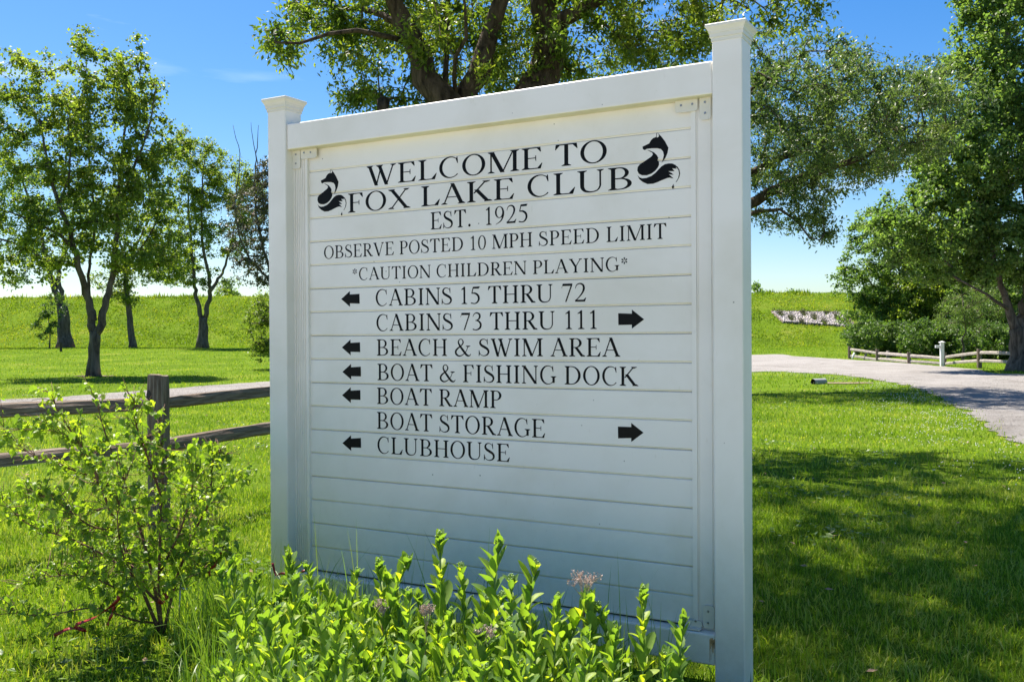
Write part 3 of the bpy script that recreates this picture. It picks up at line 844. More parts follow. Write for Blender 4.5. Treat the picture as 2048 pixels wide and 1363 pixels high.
# spreading tree to the right behind the sign
bH = Vector((4.3, 26, 0)); Z = 26
make_tree('spreading_tree', 'wide arching tree whose boughs reach right from behind the right post', 'tree', bH, [
    ([bH, Vector((4.35, 26, 1.5)), wpt(1370, 520, 26)], 0.36, 0.30),
    (L_([(1372, 540), (1440, 450), (1520, 395), (1600, 358), (1680, 330), (1760, 300), (1830, 300)], Z, [0, 0, 0, -.2, -.4, -.5, -.6]), 0.19, 0.03),
    (L_([(1375, 530), (1440, 400), (1530, 330), (1640, 290), (1720, 230)], Z, [0, .8, 1.4, 2, 2.4]), 0.16, 0.03),
    (L_([(1370, 530), (1400, 380), (1460, 240), (1520, 160)], Z, [0, -.4, -.9, -1.2]), 0.15, 0.03),
    (L_([(1370, 540), (1330, 400), (1300, 280), (1290, 200)], Z, [0, .4, .9, 1.2]), 0.15, 0.03),
    (L_([(1470, 440), (1530, 420), (1580, 425), (1610, 470), (1640, 480)], Z, [-.1, -.6, -.9, -1, -1]), 0.06, 0.012)],
    [B_(1580, 200, Z, 105, 95, 4.4, 2.2), B_(1720, 250, Z, 110, 95, 4.8, 2.4), B_(1560, 320, Z, 90, 70, 3.6, 1.2), B_(1680, 345, Z, 90, 45, 3.4, .8), B_(1800, 260, Z, 90, 80, 4.2, 1.5), B_(1830, 150, Z, 50, 40, 1.2, .3),
     B_(1590, 420, Z, 80, 35, 1.4, .45), B_(1640, 455, Z, 30, 25, .8, .12), B_(1690, 150, Z, 90, 45, 1.6, .6), B_(1530, 110, Z, 50, 50, 1.2, .35), B_(1400, 240, Z, 110, 110, 3.0, 1.2), B_(1290, 330, Z, 100, 100, 2.6, .7)],
    1200, 74000, (0.11, 0.42), (M['bark_elm'], M['twig'], M['elm_far']), 32, group=TG, rc=0.27, twig_min=0.005)

# big maple right edge
bI = gp(2046, 741); Z = bI.y
make_tree('tall_maple', 'tall dense maple filling the right edge above the rail fence', 'tree', bI, [
    ([bI] + L_([(2043, 700), (2038, 655)], Z), 0.50, 0.40),
    (L_([(2033, 665), (2015, 610), (2002, 570), (1985, 500), (1965, 400)], Z, [0, 0, 0, -.5, -1]), 0.19, 0.04),
    (L_([(2042, 665), (2058, 580), (2062, 450), (2040, 250), (2010, 60), (2000, -100)], Z, [0, .2, .4, .3, .2, 0]), 0.30, 0.06),
    (L_([(2046, 660), (2090, 560), (2150, 440), (2200, 300)], Z), 0.22, 0.05),
    (L_([(2020, 620), (1975, 590), (1920, 560)], Z, [0, -1, -2]), 0.08, 0.03)],
    [B_(1985, 60, Z, 75, 120, 2.6, 1.4), B_(1895, 300, Z, 60, 70, 2.0, .7), B_(1940, 190, Z, 80, 100, 2.6, 1.6), B_(2060, 120, Z, 90, 170, 3, 2.0), B_(1930, 330, Z, 100, 90, 3.0, 2.0), B_(1860, 440, Z, 110, 80, 2.8, 1.8), B_(2040, 330, Z, 110, 150, 3.6, 2.6),
     B_(2000, 480, Z, 110, 80, 3.2, 2.0), B_(1790, 470, Z, 60, 50, 1.8, .6), B_(2110, 500, Z, 110, 130, 3, 1.6), B_(2080, -80, Z, 130, 120, 3, 1.5), B_(1900, 520, Z, 110, 50, 2.6, 1.0), B_(1950, -20, Z, 40, 60, 1.2, .4),
     B_(2200, 250, Z, 120, 200, 3, 1.6)],
    1700, 150000, (0.14, 0.78), (M['bark'], M['twig'], M['maple_deep']), 33, group=TG, rc=0.30, shell=0.6, wk=0.15)

# mid trees on the right, beyond the fence
def simple_tree(name, label, cat, px, pby, blobs_px, n_attr, n_leaf, leaf, mat, seed, tr=0.15, rc=0.3, group=TG, bark='bark', Zadd=0):
    b = gp(px, pby); Z_ = b.y
    top = min(q[1] for q in blobs_px)
    return make_tree(name, label, cat, b, [([b] + L_([(px + 2, pby - 30), (px - 2, (pby * 2 + top) / 3)], Z_), tr, tr * 0.6),
        (L_([(px - 2, (pby * 2 + top) / 3 + 6), (px + 6, (pby + top) / 2), (px, top)], Z_), tr * 0.55, 0.03)],
        [B_(q[0], q[1], Z_, q[2], q[3], q[4], q[2] * q[3] * 1e-3) for q in blobs_px], n_attr, n_leaf, leaf, (M[bark], M['twig'], M[mat]), seed, group=group, rc=rc, shell=.6)
simple_tree('leafy_tree', 'rounded leafy tree standing left of the others behind the rail fence', 'tree', 1775, 700,
    [(1735, 520, 55, 75, 2.2), (1790, 560, 75, 85, 2.6), (1695, 565, 42, 40, 1.6), (1760, 640, 66, 62, 2.2), (1740, 458, 42, 46, 1.4), (1800, 470, 60, 50, 2.0), (1720, 640, 40, 50, 1.8)], 460, 34000, (0.17, .7), 'maple_deep', 41)
simple_tree('leafy_tree', 'bright-topped tree in the middle of the clump behind the rail fence', 'tree', 1850, 702,
    [(1850, 555, 80, 85, 2.6), (1885, 630, 70, 62, 2.2), (1820, 655, 55, 50, 1.8), (1900, 510, 70, 65, 2.4)], 420, 32000, (0.17, .7), 'maple', 42)
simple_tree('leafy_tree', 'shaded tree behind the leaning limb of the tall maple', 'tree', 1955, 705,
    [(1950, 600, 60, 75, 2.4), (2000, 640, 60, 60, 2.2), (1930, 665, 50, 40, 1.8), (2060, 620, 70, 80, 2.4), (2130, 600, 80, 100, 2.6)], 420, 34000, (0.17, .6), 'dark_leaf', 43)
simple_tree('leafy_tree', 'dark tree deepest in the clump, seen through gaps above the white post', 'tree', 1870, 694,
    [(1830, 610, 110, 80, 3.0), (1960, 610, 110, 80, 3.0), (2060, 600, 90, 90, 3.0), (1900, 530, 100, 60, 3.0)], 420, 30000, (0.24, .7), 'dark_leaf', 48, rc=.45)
simple_tree('feathery_tree', 'pale feathery young tree hanging over the white post', 'tree', 1925, 722,
    [(1930, 600, 34, 40, 1.0), (1965, 630, 40, 40, 1.2), (1900, 625, 28, 30, .9), (1990, 590, 36, 36, 1.1)], 220, 11000, (0.10, .28), 'willow', 44, tr=0.07, rc=0.22)
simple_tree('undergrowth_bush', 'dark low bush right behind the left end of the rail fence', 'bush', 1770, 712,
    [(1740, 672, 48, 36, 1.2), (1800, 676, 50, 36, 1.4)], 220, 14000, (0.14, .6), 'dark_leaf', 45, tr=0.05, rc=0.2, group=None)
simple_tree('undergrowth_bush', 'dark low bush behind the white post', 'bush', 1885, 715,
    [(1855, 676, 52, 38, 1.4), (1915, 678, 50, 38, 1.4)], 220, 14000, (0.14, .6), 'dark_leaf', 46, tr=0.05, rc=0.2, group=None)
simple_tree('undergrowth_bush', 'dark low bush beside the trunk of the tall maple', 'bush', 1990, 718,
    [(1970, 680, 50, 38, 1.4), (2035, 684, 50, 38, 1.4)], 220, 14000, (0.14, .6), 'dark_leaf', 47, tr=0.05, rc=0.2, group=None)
# shrubs beyond the dam crest
def far_shrub(px, topy, w, label, seed, mat='maple_deep'):
    Z_ = 150.0; zt = wpt(px, topy, Z_).z; x = wpt(px, topy, Z_).x
    z0 = float(terrain(x, Z_)); k = Z_ / FPX
    hgt = zt - z0
    b = Vector((x, Z_, z0))
    make_tree('distant_tree', label, 'tree', b, [([b, b + Vector((0, 0, hgt * .4)), b + Vector((0.2, 0, hgt * .6))], 0.3, 0.2)],
        [((x, Z_, z0 + hgt * .68), (w * k, w * k, hgt * .33), 1)], 90, 2600, (0.45, .5), (M['bark'], M['twig'], M[mat]), seed, group='treetops showing over the crest of the dam', rc=0.55)
far_shrub(455, 566, 22, 'small grey-green treetop over the dam crest beside the forked tree', 51)
far_shrub(1510, 562, 20, 'pointed treetop over the dam crest just right of the sign', 52)
far_shrub(1583, 577, 22, 'very low treetop barely clearing the dam crest above the rock bed', 53)

# bare ground patch round the maple foot
def disc(name, c, r, label, mat, seed, ry=0.6):
    g = random.Random(seed); mb = MB()
    V_ = [(0, 0, 0)] + [(math.cos(2 * math.pi * i / 26) * r * g.uniform(.7, 1.1), math.sin(2 * math.pi * i / 26) * r * ry * g.uniform(.7, 1.1), 0) for i in range(26)]
    V_ = [(x + c[0], y + c[1], float(terrain(x + c[0], y + c[1])) + .018) for x, y, _ in V_]
    mb.add(V_, [(0, i + 1, (i + 1) % 26 + 1) for i in range(26)])
    obj(name, mb.mesh(name), mat=mat, kind='structure', label=label)
disc('bare_soil', bA, 0.95, 'bare pale soil round the foot of the maple', M['soil'], 1)
disc('bare_soil', bB, 1.9, 'bare soil and roots round the thick old trunk', M['soil'], 2, .5)

# ------------------------------------------------------------------ the sign
SC = 2.494
sign = empty('welcome_sign', SN * 4.0 + SL * SC, -TH, label='white vinyl welcome board of horizontal planks between two capped posts, black lettering', cat='sign')
def sx(s): return -(s - SC)
def inv(px, py, d):
    v = ray(px, py); t = (4 + d) / v.dot(SN); P = v * t
    return sx(P.dot(SL)), P.z + H
PW = 0.1287
def post(sa, label):
    mb = MB(); x0, x1 = sx(sa + PW), sx(sa)
    mb.box(x0, x1, 0, PW, -0.10, H + 1.236)
    me = bevel(mb.mesh('post'), 0.007, 3)
    me.polygons.foreach_set('use_smooth', [False] * len(me.polygons))
    p = obj('post', me, sign, M['vinyl'], label=label)
    mb = MB(); xc, yc = (x0 + x1) / 2, PW / 2; z = H + 1.231
    prof = [(0, .0665), (.016, .0675), (.0165, .0715), (.033, .0725), (.0335, .0745), (.042, .0765), (.050, .0810), (.058, .0865), (.062, .0872), (.068, .0872), (.071, .0850), (.088, .002)]
    V_, F_ = [], []
    for (h, r) in prof:
        V_ += [(xc - r, yc - r, z + h), (xc + r, yc - r, z + h), (xc + r, yc + r, z + h), (xc - r, yc + r, z + h)]
    for i in range(len(prof) - 1):
        for k in range(4):
            F_.append((i * 4 + k, i * 4 + (k + 1) % 4, i * 4 + 4 + (k + 1) % 4, i * 4 + 4 + k))
    F_.append((0, 3, 2, 1)); F_.append(tuple(len(V_) - 4 + k for k in range(4)))
    mb.add(V_, F_)
    obj('post_cap', mb.mesh('post_cap'), p, M['vinyl_cap'])
post(1.1744, 'right post, nearer and larger')
post(3.6853, 'left post')
xl, xr = sx(3.6853) + .0005, sx(1.1744 + PW) - .0005
def rail(name, z0, z1, y0=0.010, y1=0.118, under=True):
    mb = MB(); mb.box(xl, xr, y0, y1, z0, z1)
    me = bevel(mb.mesh(name), 0.009, 3)
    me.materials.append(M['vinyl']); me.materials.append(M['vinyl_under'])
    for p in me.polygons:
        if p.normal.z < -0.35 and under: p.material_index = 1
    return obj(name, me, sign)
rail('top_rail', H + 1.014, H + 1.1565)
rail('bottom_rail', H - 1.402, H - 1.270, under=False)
# planks, with V joints and staining in the recess
DZ = 0.12686; Z00 = H + 0.38621
px0, px1 = sx(3.5895), sx(1.4170)
def plank(k):
    zt, zb = Z00 + DZ * (k + 1), Z00 + DZ * k
    g_ = 0.0045
    mb = MB()
    D0 = 0.0743
    # profile (y,z) from top to bottom: face with chamfered edges, then recessed tongue at the bottom
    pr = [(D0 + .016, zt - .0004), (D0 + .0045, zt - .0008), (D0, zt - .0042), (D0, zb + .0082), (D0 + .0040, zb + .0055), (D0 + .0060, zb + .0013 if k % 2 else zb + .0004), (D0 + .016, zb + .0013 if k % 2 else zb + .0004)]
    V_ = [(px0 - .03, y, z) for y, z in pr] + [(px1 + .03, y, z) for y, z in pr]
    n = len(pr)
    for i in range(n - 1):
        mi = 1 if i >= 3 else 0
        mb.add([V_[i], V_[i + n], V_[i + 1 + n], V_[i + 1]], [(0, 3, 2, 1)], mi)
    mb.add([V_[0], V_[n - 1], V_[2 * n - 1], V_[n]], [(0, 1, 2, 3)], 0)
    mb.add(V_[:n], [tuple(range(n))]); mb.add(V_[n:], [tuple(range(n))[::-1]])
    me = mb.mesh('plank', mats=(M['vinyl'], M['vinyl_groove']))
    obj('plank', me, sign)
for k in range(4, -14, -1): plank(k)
# dark backing seen through the joints
mb = MB(); mb.box(px0 - .02, px1 + .02, 0.0905, 0.094, H - 1.27, H + 1.014)
obj('backing_sheet', mb.mesh('backing_sheet'), sign, M['gap'])
# side channels
def channel(sa, sb, lip_left):
    x0, x1 = sx(sb), sx(sa)
    mb = MB(); z0, z1 = H - 1.2695, H + 1.0135
    mb.box(x0, x1, 0.0655, 0.100, z0, z1)
    if lip_left:
        mb.box(x0 + .0002, x0 + .022, 0.060, 0.0656, z0, z1)
        mb.box(x0 + .0255, x0 + .029, 0.0625, 0.0656, z0, z1)
        mb.box(x1 - .030, x1 - .026, 0.0615, 0.0656, z0, z1)
    else:
        mb.box(x1 - .014, x1 - .0002, 0.058, 0.0656, z0, z1)
        for q in (.018, .030, .043, .056, .069):
            mb.box(x1 - .014 - q, x1 - .014 - q + .0055, 0.0615, 0.0656, z0, z1)
        mb.box(x0 + .0002, x0 + .012, 0.060, 0.0656, z0, z1)
    obj('side_channel', mb.mesh('side_channel'), sign, M['vinyl'])
channel(1.3035, 1.4180, True)
channel(3.5825, 3.6850, False)
# brackets with screws
def bracket(xa, xb, za, zb, y=0.050, screws=(), thick=0.006, flange=None):
    me = None
    mb = MB()
    r = .012; pts = []
    cx_, cz_ = (xa + xb) / 2, (za + zb) / 2
    for (qx, qz, a0) in ((xb - r, zb - r, 0), (xa + r, zb - r, 90), (xa + r, za + r, 180), (xb - r, za + r, 270)):
        for a in (0, 30, 60, 90):
            t = math.radians(a0 + a); pts.append((qx + math.cos(t) * r, qz + math.sin(t) * r))
    n = len(pts)
    V_ = [(x, y, z) for x, z in pts] + [(x, y + thick, z) for x, z in pts]
    mb.add(V_, [tuple(range(n)), tuple(range(n, 2 * n))[::-1]] + [(i, i + n, (i + 1) % n + n, (i + 1) % n) for i in range(n)])
    if flange == 'up': mb.box(xa, xb, y - .030, y + thick, zb - .001, zb + .004)
    if flange == 'down': mb.box(xa, xb, y - .030, y + thick, za - .004, za + .001)
    if flange == 'right': mb.box(xb - .001, xb + .004, y - .035, y + thick, za, zb)
    if flange == 'left': mb.box(xa - .004, xa + .001, y - .035, y + thick, za, zb)
    b = obj('bracket', mb.mesh('bracket'), sign, M['vinyl_cap'])
    for (x, z) in screws:
        s = MB(); s.tube([(x, y, z), (x, y - .003, z)], [.0055, .0042], 10)
        s2 = obj('screw', s.mesh('screw', False), b, M['screw'])
xa, za = inv(1350, 192, .05); 
def br_px(x0, y0, x1, y1, y, sc, flange):
    a = inv(x0, y0, y); b = inv(x1, y1, y)
    bracket(min(a[0], b[0]), max(a[0], b[0]), min(a[1], b[1]), max(a[1], b[1]), y, [inv(*q, y) for q in sc], flange=flange)
br_px(1350, 197, 1395, 221, .052, [(1362, 211), (1384.5, 208)], 'up')
br_px(1399, 192, 1421.5, 238, .053, [(1410, 204), (1410, 226)], None)
br_px(601, 292, 633, 315, .052, [(608, 305.5), (621, 304.5)], 'up')
br_px(579, 301, 600, 337, .053, [(591.5, 309), (591.5, 327)], 'left')
br_px(1363, 1236, 1404, 1256, .052, [(1369, 1238), (1391, 1241)], 'down')
br_px(1406, 1209, 1429, 1257, .053, [(1416, 1222), (1416, 1245)], None)
br_px(601, 1133, 633, 1154, .052, [(608, 1140), (621, 1142)], 'down')
br_px(581, 1115, 600, 1148, .053, [(591, 1122), (591, 1138)], 'left')
# rust run at the foot of the bottom rail
mb = MB()
for i in range(9):
    x = xr - .004 - i * .0026; z1 = H - 1.283 - random.uniform(0, .012); z0 = z1 - random.uniform(.03, .10)
    mb.add([(x, .0093, z0), (x + .0016, .0093, z0), (x + .0024, .0093, z1), (x - .0008, .0093, z1)], [(0, 1, 2, 3)])
obj('rust_stain', mb.mesh('rust_stain'), sign, M['rust'])

# ------------------------------------------------------------------ lettering
T_, t_, sf = .152, .064, .042
def rect(x0, x1, y0, y1): return ([(x0, y0), (x1, y0), (x1, y1), (x0, y1)], [(0, 1, 2, 3)])
def slab(xa, xb, y, up=True, w=T_, xc=None):
    """serif slab with brackets; up=True means it sits at the foot"""
    s = 1 if up else -1; xc = (xa + xb) / 2 if xc is None else xc
    return ([(xa, y), (xb, y), (xb, y + s * sf * .6), (xc + w / 2, y + s * (sf + .045)), (xc - w / 2, y + s * (sf + .045)), (xa, y + s * sf * .6)], [(0, 1, 2, 3, 4, 5)])
def stem(x, y0=0, y1=1, w=T_, foot=True, head=True, e=.105):
    o = [rect(x - w / 2, x + w / 2, y0, y1)]
    if foot: o.append(slab(x - w / 2 - e, x + w / 2 + e, y0, True, w))
    if head: o.append(slab(x - w / 2 - e, x + w / 2 + e, y1, False, w))
    return o
def diag(xa, ya, xb, yb, w): return ([(xa - w / 2, ya), (xa + w / 2, ya), (xb + w / 2, yb), (xb - w / 2, yb)], [(0, 1, 2, 3)])
def strip(outer, inner):
    n = len(outer)
    return (list(outer) + list(inner), [(i, i + 1, n + i + 1, n + i) for i in range(n - 1)])
def ring(cx, cy, rx, ry, ix, iy, a0=0, a1=360, n=30, icx=None):
    icx = cx if icx is None else icx
    A = [math.radians(a0 + (a1 - a0) * i / n) for i in range(n + 1)]
    return strip([(cx + math.cos(a) * rx, cy + math.sin(a) * ry) for a in A], [(icx + math.cos(a) * ix, cy + math.sin(a) * iy) for a in A])
def stroke(pts, ws, n=34):
    P = catmull([(p[0], p[1], 0) for p in pts], n); L = len(ws) - 1
    o, i_ = [], []
    for k, p in enumerate(P):
        d = P[min(k + 1, n - 1)] - P[max(k - 1, 0)]; d.normalize()
        u = k / (n - 1) * L; j = min(int(u), L - 1); w = ws[j] + (ws[j + 1] - ws[j]) * (u - j)
        o.append((p.x - d.y * w / 2, p.y + d.x * w / 2)); i_.append((p.x + d.y * w / 2, p.y - d.x * w / 2))
    return strip(o, i_)
def bowl(xs, xc, y0, y1, rx, w):
    cy = (y0 + y1) / 2; ry = (y1 - y0) / 2
    return [ring(xc, cy, rx, ry, rx - w, ry - sf * 1.1, -90, 90, 20), rect(xs, xc, y1 - sf * 1.1, y1), rect(xs, xc, y0, y0 + sf * 1.1)]
def tri(*p): return (list(p), [tuple(range(len(p)))])
SPTS = [(.62, .74), (.57, .89), (.39, .975), (.21, .92), (.14, .77), (.22, .63), (.42, .52), (.62, .40), (.69, .24), (.60, .08), (.37, .018), (.17, .10), (.08, .28)]
SW = [.02, .035, .045, .08, .125, .14, .15, .14, .125, .085, .045, .035, .02]
def glyph(c):
    if c == 'A': return 1.06, [diag(.14, 0, .50, 1.0, t_), diag(.90, 0, .50, 1.02, T_ * 1.1), rect(.25, .76, .33, .33 + sf), slab(.02, .29, 0, True, t_, .145), slab(.73, 1.05, 0, True, T_, .90)]
    if c == 'B': return .98, stem(.24) + bowl(.24, .46, .48, 1, .34, T_ * .92) + bowl(.24, .48, 0, .52, .42, T_)
    if c == 'C': return 1.0, [ring(.54, .5, .47, .525,   .37, .475, 48, 318, 34, icx=.58), tri((.84, .99), (.87, .99), (.89, .68), (.86, .68), (.80, .86))]
    if c == 'D': return 1.09, stem(.24) + bowl(.24, .46, 0, 1, .56, T_)
    if c == 'E': return .92, stem(.24, head=True) + [rect(.24, .80, 1 - sf * 1.1, 1), rect(.24, .82, 0, sf * 1.1), rect(.24, .62, .49, .49 + sf), tri((.66, 1 - sf), (.80, 1), (.83, .78), (.80, .78)), tri((.68, sf), (.81, 0), (.88, .26), (.85, .26)), tri((.60, .40), (.635, .37), (.635, .64), (.60, .61))]
    if c == 'F': return .84, stem(.24) + [rect(.24, .76, 1 - sf * 1.1, 1), rect(.24, .60, .49, .49 + sf), tri((.62, 1 - sf), (.76, 1), (.79, .77), (.76, .77)), tri((.58, .40), (.615, .37), (.615, .64), (.58, .61))]
    if c == 'G': return 1.09, [ring(.54, .5, .47, .525,   .37, .475, 48, 318, 34, icx=.58), tri((.84, .99), (.87, .99), (.89, .68), (.86, .68), (.80, .86)), rect(.83, .83 + T_ * .92, .07, .42), slab(.72, 1.07, .43, False, T_ * .9, .895)]
    if c == 'H': return 1.09, stem(.23) + stem(.86) + [rect(.23, .86, .48, .48 + sf * 1.1)]
    if c == 'I': return .52, stem(.26)
    if c == 'K': return 1.09, stem(.23) + [diag(.34, .42, .84, 1, t_ * 1.3), diag(.92, 0, .44, .60, T_ * 1.25), slab(.70, 1.02, 1, False, t_, .84), slab(.76, 1.10, 0, True, T_, .93)]
    if c == 'L': return .90, stem(.24) + [rect(.24, .80, 0, sf * 1.1), tri((.64, sf), (.80, 0), (.88, .30), (.85, .30))]
    if c == 'M': return 1.34, stem(.17, w=t_) + stem(1.14) + [diag(.20, 1, .64, .0, T_ * 1.15), diag(1.08, 1, .64, .0, t_)]
    if c == 'N': return 1.10, stem(.18, w=t_) + [diag(.17, 1, .92, 0, T_ * 1.2), rect(.93 - t_ / 2, .93 + t_ / 2, 0, 1), slab(.80, 1.06, 1, False, t_), slab(.04, .20, 1, False, .04)]
    if c == 'O': return 1.08, [ring(.54, .5, .49, .52, .345, .472)]
    if c == 'P': return .84, stem(.24) + bowl(.24, .44, .44, 1, .36, T_)
    if c == 'R': return 1.0, stem(.24) + bowl(.24, .45, .47, 1, .35, T_) + [diag(.84, 0, .46, .50, T_ * 1.2), slab(.74, 1.0, 0, True, T_, .85)]
    if c == 'S': return .80, [stroke(SPTS, SW), tri((.60, .99), (.63, .99), (.645, .67), (.615, .67), (.57, .86)), tri((.08, .01), (.05, .01), (.06, .34), (.09, .34), (.14, .14))]
    if c == 'T': return .92, stem(.46, head=False) + [rect(.06, .86, 1 - sf * 1.2, 1), tri((.06, 1), (.22, 1 - sf), (.06, .76), (.03, .76)), tri((.86, 1), (.70, 1 - sf), (.86, .76), (.89, .76))]
    if c == 'U': return 1.09, [rect(.22 - T_ / 2, .22 + T_ / 2, .36, 1), slab(.04, .40, 1, False, T_), stroke([(.22, .40), (.235, .22), (.34, .07), (.55, .015), (.77, .07), (.875, .24), (.885, .42)], [T_, T_ * .95, .10, .055, .05, t_, t_]), rect(.885 - t_ / 2, .885 + t_ / 2, .40, 1), slab(.76, 1.02, 1, False, t_)]
    if c == 'V': return 1.06, [diag(.17, 1, .55, -.02, T_ * 1.1), diag(.90, 1, .55, -.02, t_), slab(.02, .33, 1, False, T_, .17), slab(.77, 1.03, 1, False, t_, .90)]
    if c == 'W': return 1.42, [diag(.16, 1, .48, -.02, T_ * 1.05), diag(.72, .96, .48, -.02, t_), diag(.62, 1, .96, -.02, T_ * 1.05), diag(1.28, 1, .96, -.02, t_), slab(.02, .32, 1, False, T_, .16), slab(.48, .80, 1, False, T_, .62), slab(1.15, 1.41, 1, False, t_, 1.28)]
    if c == 'X': return 1.06, [diag(.18, 1, .88, 0, T_ * 1.2), diag(.86, 1, .16, 0, t_ * 1.1), slab(.03, .34, 1, False, T_, .18), slab(.74, 1.0, 1, False, t_, .86), slab(.03, .30, 0, True, t_, .16), slab(.73, 1.05, 0, True, T_, .88)]
    if c == 'Y': return 1.04, [diag(.16, 1, .52, .44, T_ * 1.15), diag(.90, 1, .55, .44, t_ * 1.1), rect(.53 - T_ / 2, .53 + T_ / 2, 0, .46), slab(.36, .70, 0), slab(.02, .32, 1, False, T_, .16), slab(.77, 1.03, 1, False, t_, .90)]
    if c == '0': return .78, [ring(.39, .5, .33, .515, .205, .465)]
    if c == '1': return .70, [rect(.37 - T_ * .4, .37 + T_ * .4, 0, 1.0), slab(.18, .56, 0, True, T_ * .8), tri((.16, .86), (.17, .82), (.32, .86), (.43, 1.02), (.40, 1.02))]
    if c == '2': return .78, [stroke([(.09, .72), (.17, .91), (.36, .985), (.54, .90), (.59, .71), (.50, .48), (.30, .24), (.10, .06)], [.03, .05, .07, .11, .13, .09, .06, .05]), rect(.07, .66, 0, .105), tri((.55, .09), (.65, 0), (.73, .22), (.70, .22))]
    if c == '3': return .76, [stroke([(.10, .77), (.19, .92), (.36, .985), (.53, .90), (.55, .74), (.45, .60), (.27, .54)], [.03, .05, .07, .11, .12, .08, .04]), stroke([(.27, .56), (.47, .51), (.61, .35), (.58, .15), (.42, .035), (.24, .01), (.09, .06)], [.04, .09, .13, .12, .08, .055, .07])]
    if c == '5': return .76, [tri((.22, .88), (.62, .88), (.69, 1.02), (.66, 1.0), (.24, .99)), diag(.15, .60, .25, .98, t_), stroke([(.15, .615), (.36, .61), (.55, .49), (.61, .30), (.53, .12), (.35, .02), (.09, .055)], [.05, .10, .13, .13, .10, .055, .07])]
    if c == '7': return .76, [tri((.10, .87), (.68, .87), (.70, 1.0), (.12, 1.0), (.05, .76), (.08, .76)), diag(.30, 0, .645, .9, .085)]
    if c == '9': return .78, [ring(.38, .67, .31, .33, .19, .29), stroke([(.655, .72), (.63, .45), (.46, .17), (.12, -.01)], [.10, .115, .07, .025])]
    if c == '&': return 1.18, [stroke([(.93, .57), (.84, .32), (.62, .09), (.36, .0), (.15, .11), (.13, .30), (.30, .48), (.52, .63), (.62, .80), (.53, .965), (.38, .965), (.30, .82), (.37, .64), (.60, .34), (.84, .07), (1.03, .02), (1.14, .13)], [.04, .04, .05, .08, .12, .12, .09, .07, .09, .05, .05, .09, .11, .14, .13, .07, .025], 70), slab(.80, 1.10, .60, False, t_, .94)]
    if c == '.': return .36, [ring(.18, .075, .085, .085, .001, .001, n=14)]
    if c == '*':
        o = []
        for k in range(6):
            a = math.radians(90 + 60 * k); dx, dy = math.cos(a), math.sin(a); X0, Y0 = .32, .72
            o.append(tri((X0 + dx * .03, Y0 + dy * .03), (X0 + dx * .17 - dy * .055, Y0 + dy * .17 + dx * .055), (X0 + dx * .235 - dy * .03, Y0 + dy * .235 + dx * .03), (X0 + dx * .235 + dy * .03, Y0 + dy * .235 - dx * .03), (X0 + dx * .17 + dy * .055, Y0 + dy * .17 - dx * .055)))
        return .64, o
    return .40, []

DL = 0.0737      # film sits 0.6 mm proud of the plank face
def lay(pieces, fx, name, label):
    mb = MB(); q = 0
    for vs_, fs in pieces:
        q = (q + 1) % 7
        P = [fx(*v) for v in vs_]
        mb.add([(x, DL - q * 0.00004, z) for x, z in P], fs)
    me = mb.mesh(name)
    return obj(name, me, sign, M['black'], label=label)

def text_line(txt, xl_, xr_, b0, b1, cap0, cap1):
    """b0,b1: two baseline pixels; xl_,xr_: ink extents in pixels; cap: cap heights at b0,b1"""
    A0 = inv(*b0, DL); A1 = inv(*b1, DL)
    C0 = inv(b0[0], b0[1] - cap0, DL); C1 = inv(b1[0], b1[1] - cap1, DL)
    cap = ((C0[1] - A0[1]) + (C1[1] - A1[1])) / 2
    slope = (A1[1] - A0[1]) / (A1[0] - A0[0])
    ym = lambda px: b0[1] + (b1[1] - b0[1]) * (px - b0[0]) / (b1[0] - b0[0])
    X0 = inv(xl_, ym(xl_), DL)[0]; X1 = inv(xr_, ym(xr_), DL)[0]
    gl = []; adv = 0
    for c in txt:
        w, pc = glyph(c); gl.append((adv, pc)); adv += w + (.02 if pc else 0)
    allx = [a + v[0] for a, pc in gl for vs_, _ in pc for v in vs_]
    mn, mx_ = min(allx), max(allx); k = (X1 - X0) / (mx_ - mn)
    root = bpy.data.objects.new('lettering', None); link(root); root.parent = sign; root['label'] = 'black lettering reading ' + ' '.join(txt.split())
    for a, pc in gl:
        if not pc: continue
        ox = X0 + (a - mn) * k; oz = A0[1] + slope * (ox - A0[0])
        mb = MB(); q = 0
        for vs_, fs in pc:
            q = (q + 1) % 7
            mb.add([(v[0] * k, -q * 0.00004, v[1] * cap + slope * v[0] * k) for v in vs_], fs)
        obj('letter', mb.mesh('letter'), root, M['black'], loc=(ox, DL, oz))
text_line('WELCOME TO', 733.6, 1213.7, (806, 364.8), (1131, 331.8), 40, 43.6)
text_line('FOX LAKE CLUB', 696, 1263.6, (704, 425), (1230, 380.3), 38.2, 44.8)
text_line('EST.  1925', 861.4, 1055.5, (880, 457.7), (1045, 444.4), 34.3, 36.5)
text_line('OBSERVE POSTED 10 MPH SPEED LIMIT', 648.1, 1332.9, (675, 516.2), (1320, 477.7), 26.5, 30.2)
text_line('*CAUTION CHILDREN PLAYING*', 705.3, 1254.8, (751.5, 558.8), (1191, 543.8), 25.2, 27.7)
text_line('CABINS 15 THRU 72', 751.5, 1172.6, (822, 610.1), (1160, 602.9), 33.5, 36.5)
text_line('CABINS 73 THRU 111', 753, 1193.8, (823, 660.9), (1180, 657.6), 33.9, 36.8)
text_line('BEACH & SWIM AREA', 753.6, 1240.8, (765, 710.8), (1225, 712.8), 32.9, 37)
text_line('BOAT & FISHING DOCK', 755, 1276.8, (765, 760), (1250, 771), 32.9, 38)
text_line('BOAT RAMP', 754, 1003, (762, 807.5), (990, 815.5), 32.5, 35.3)
text_line('BOAT STORAGE', 754, 1090.4, (765, 857.3), (1080, 874.7), 33.5, 37.4)
text_line('CLUBHOUSE', 755, 1019.6, (794, 908), (1010, 922.6), 33.3, 36)

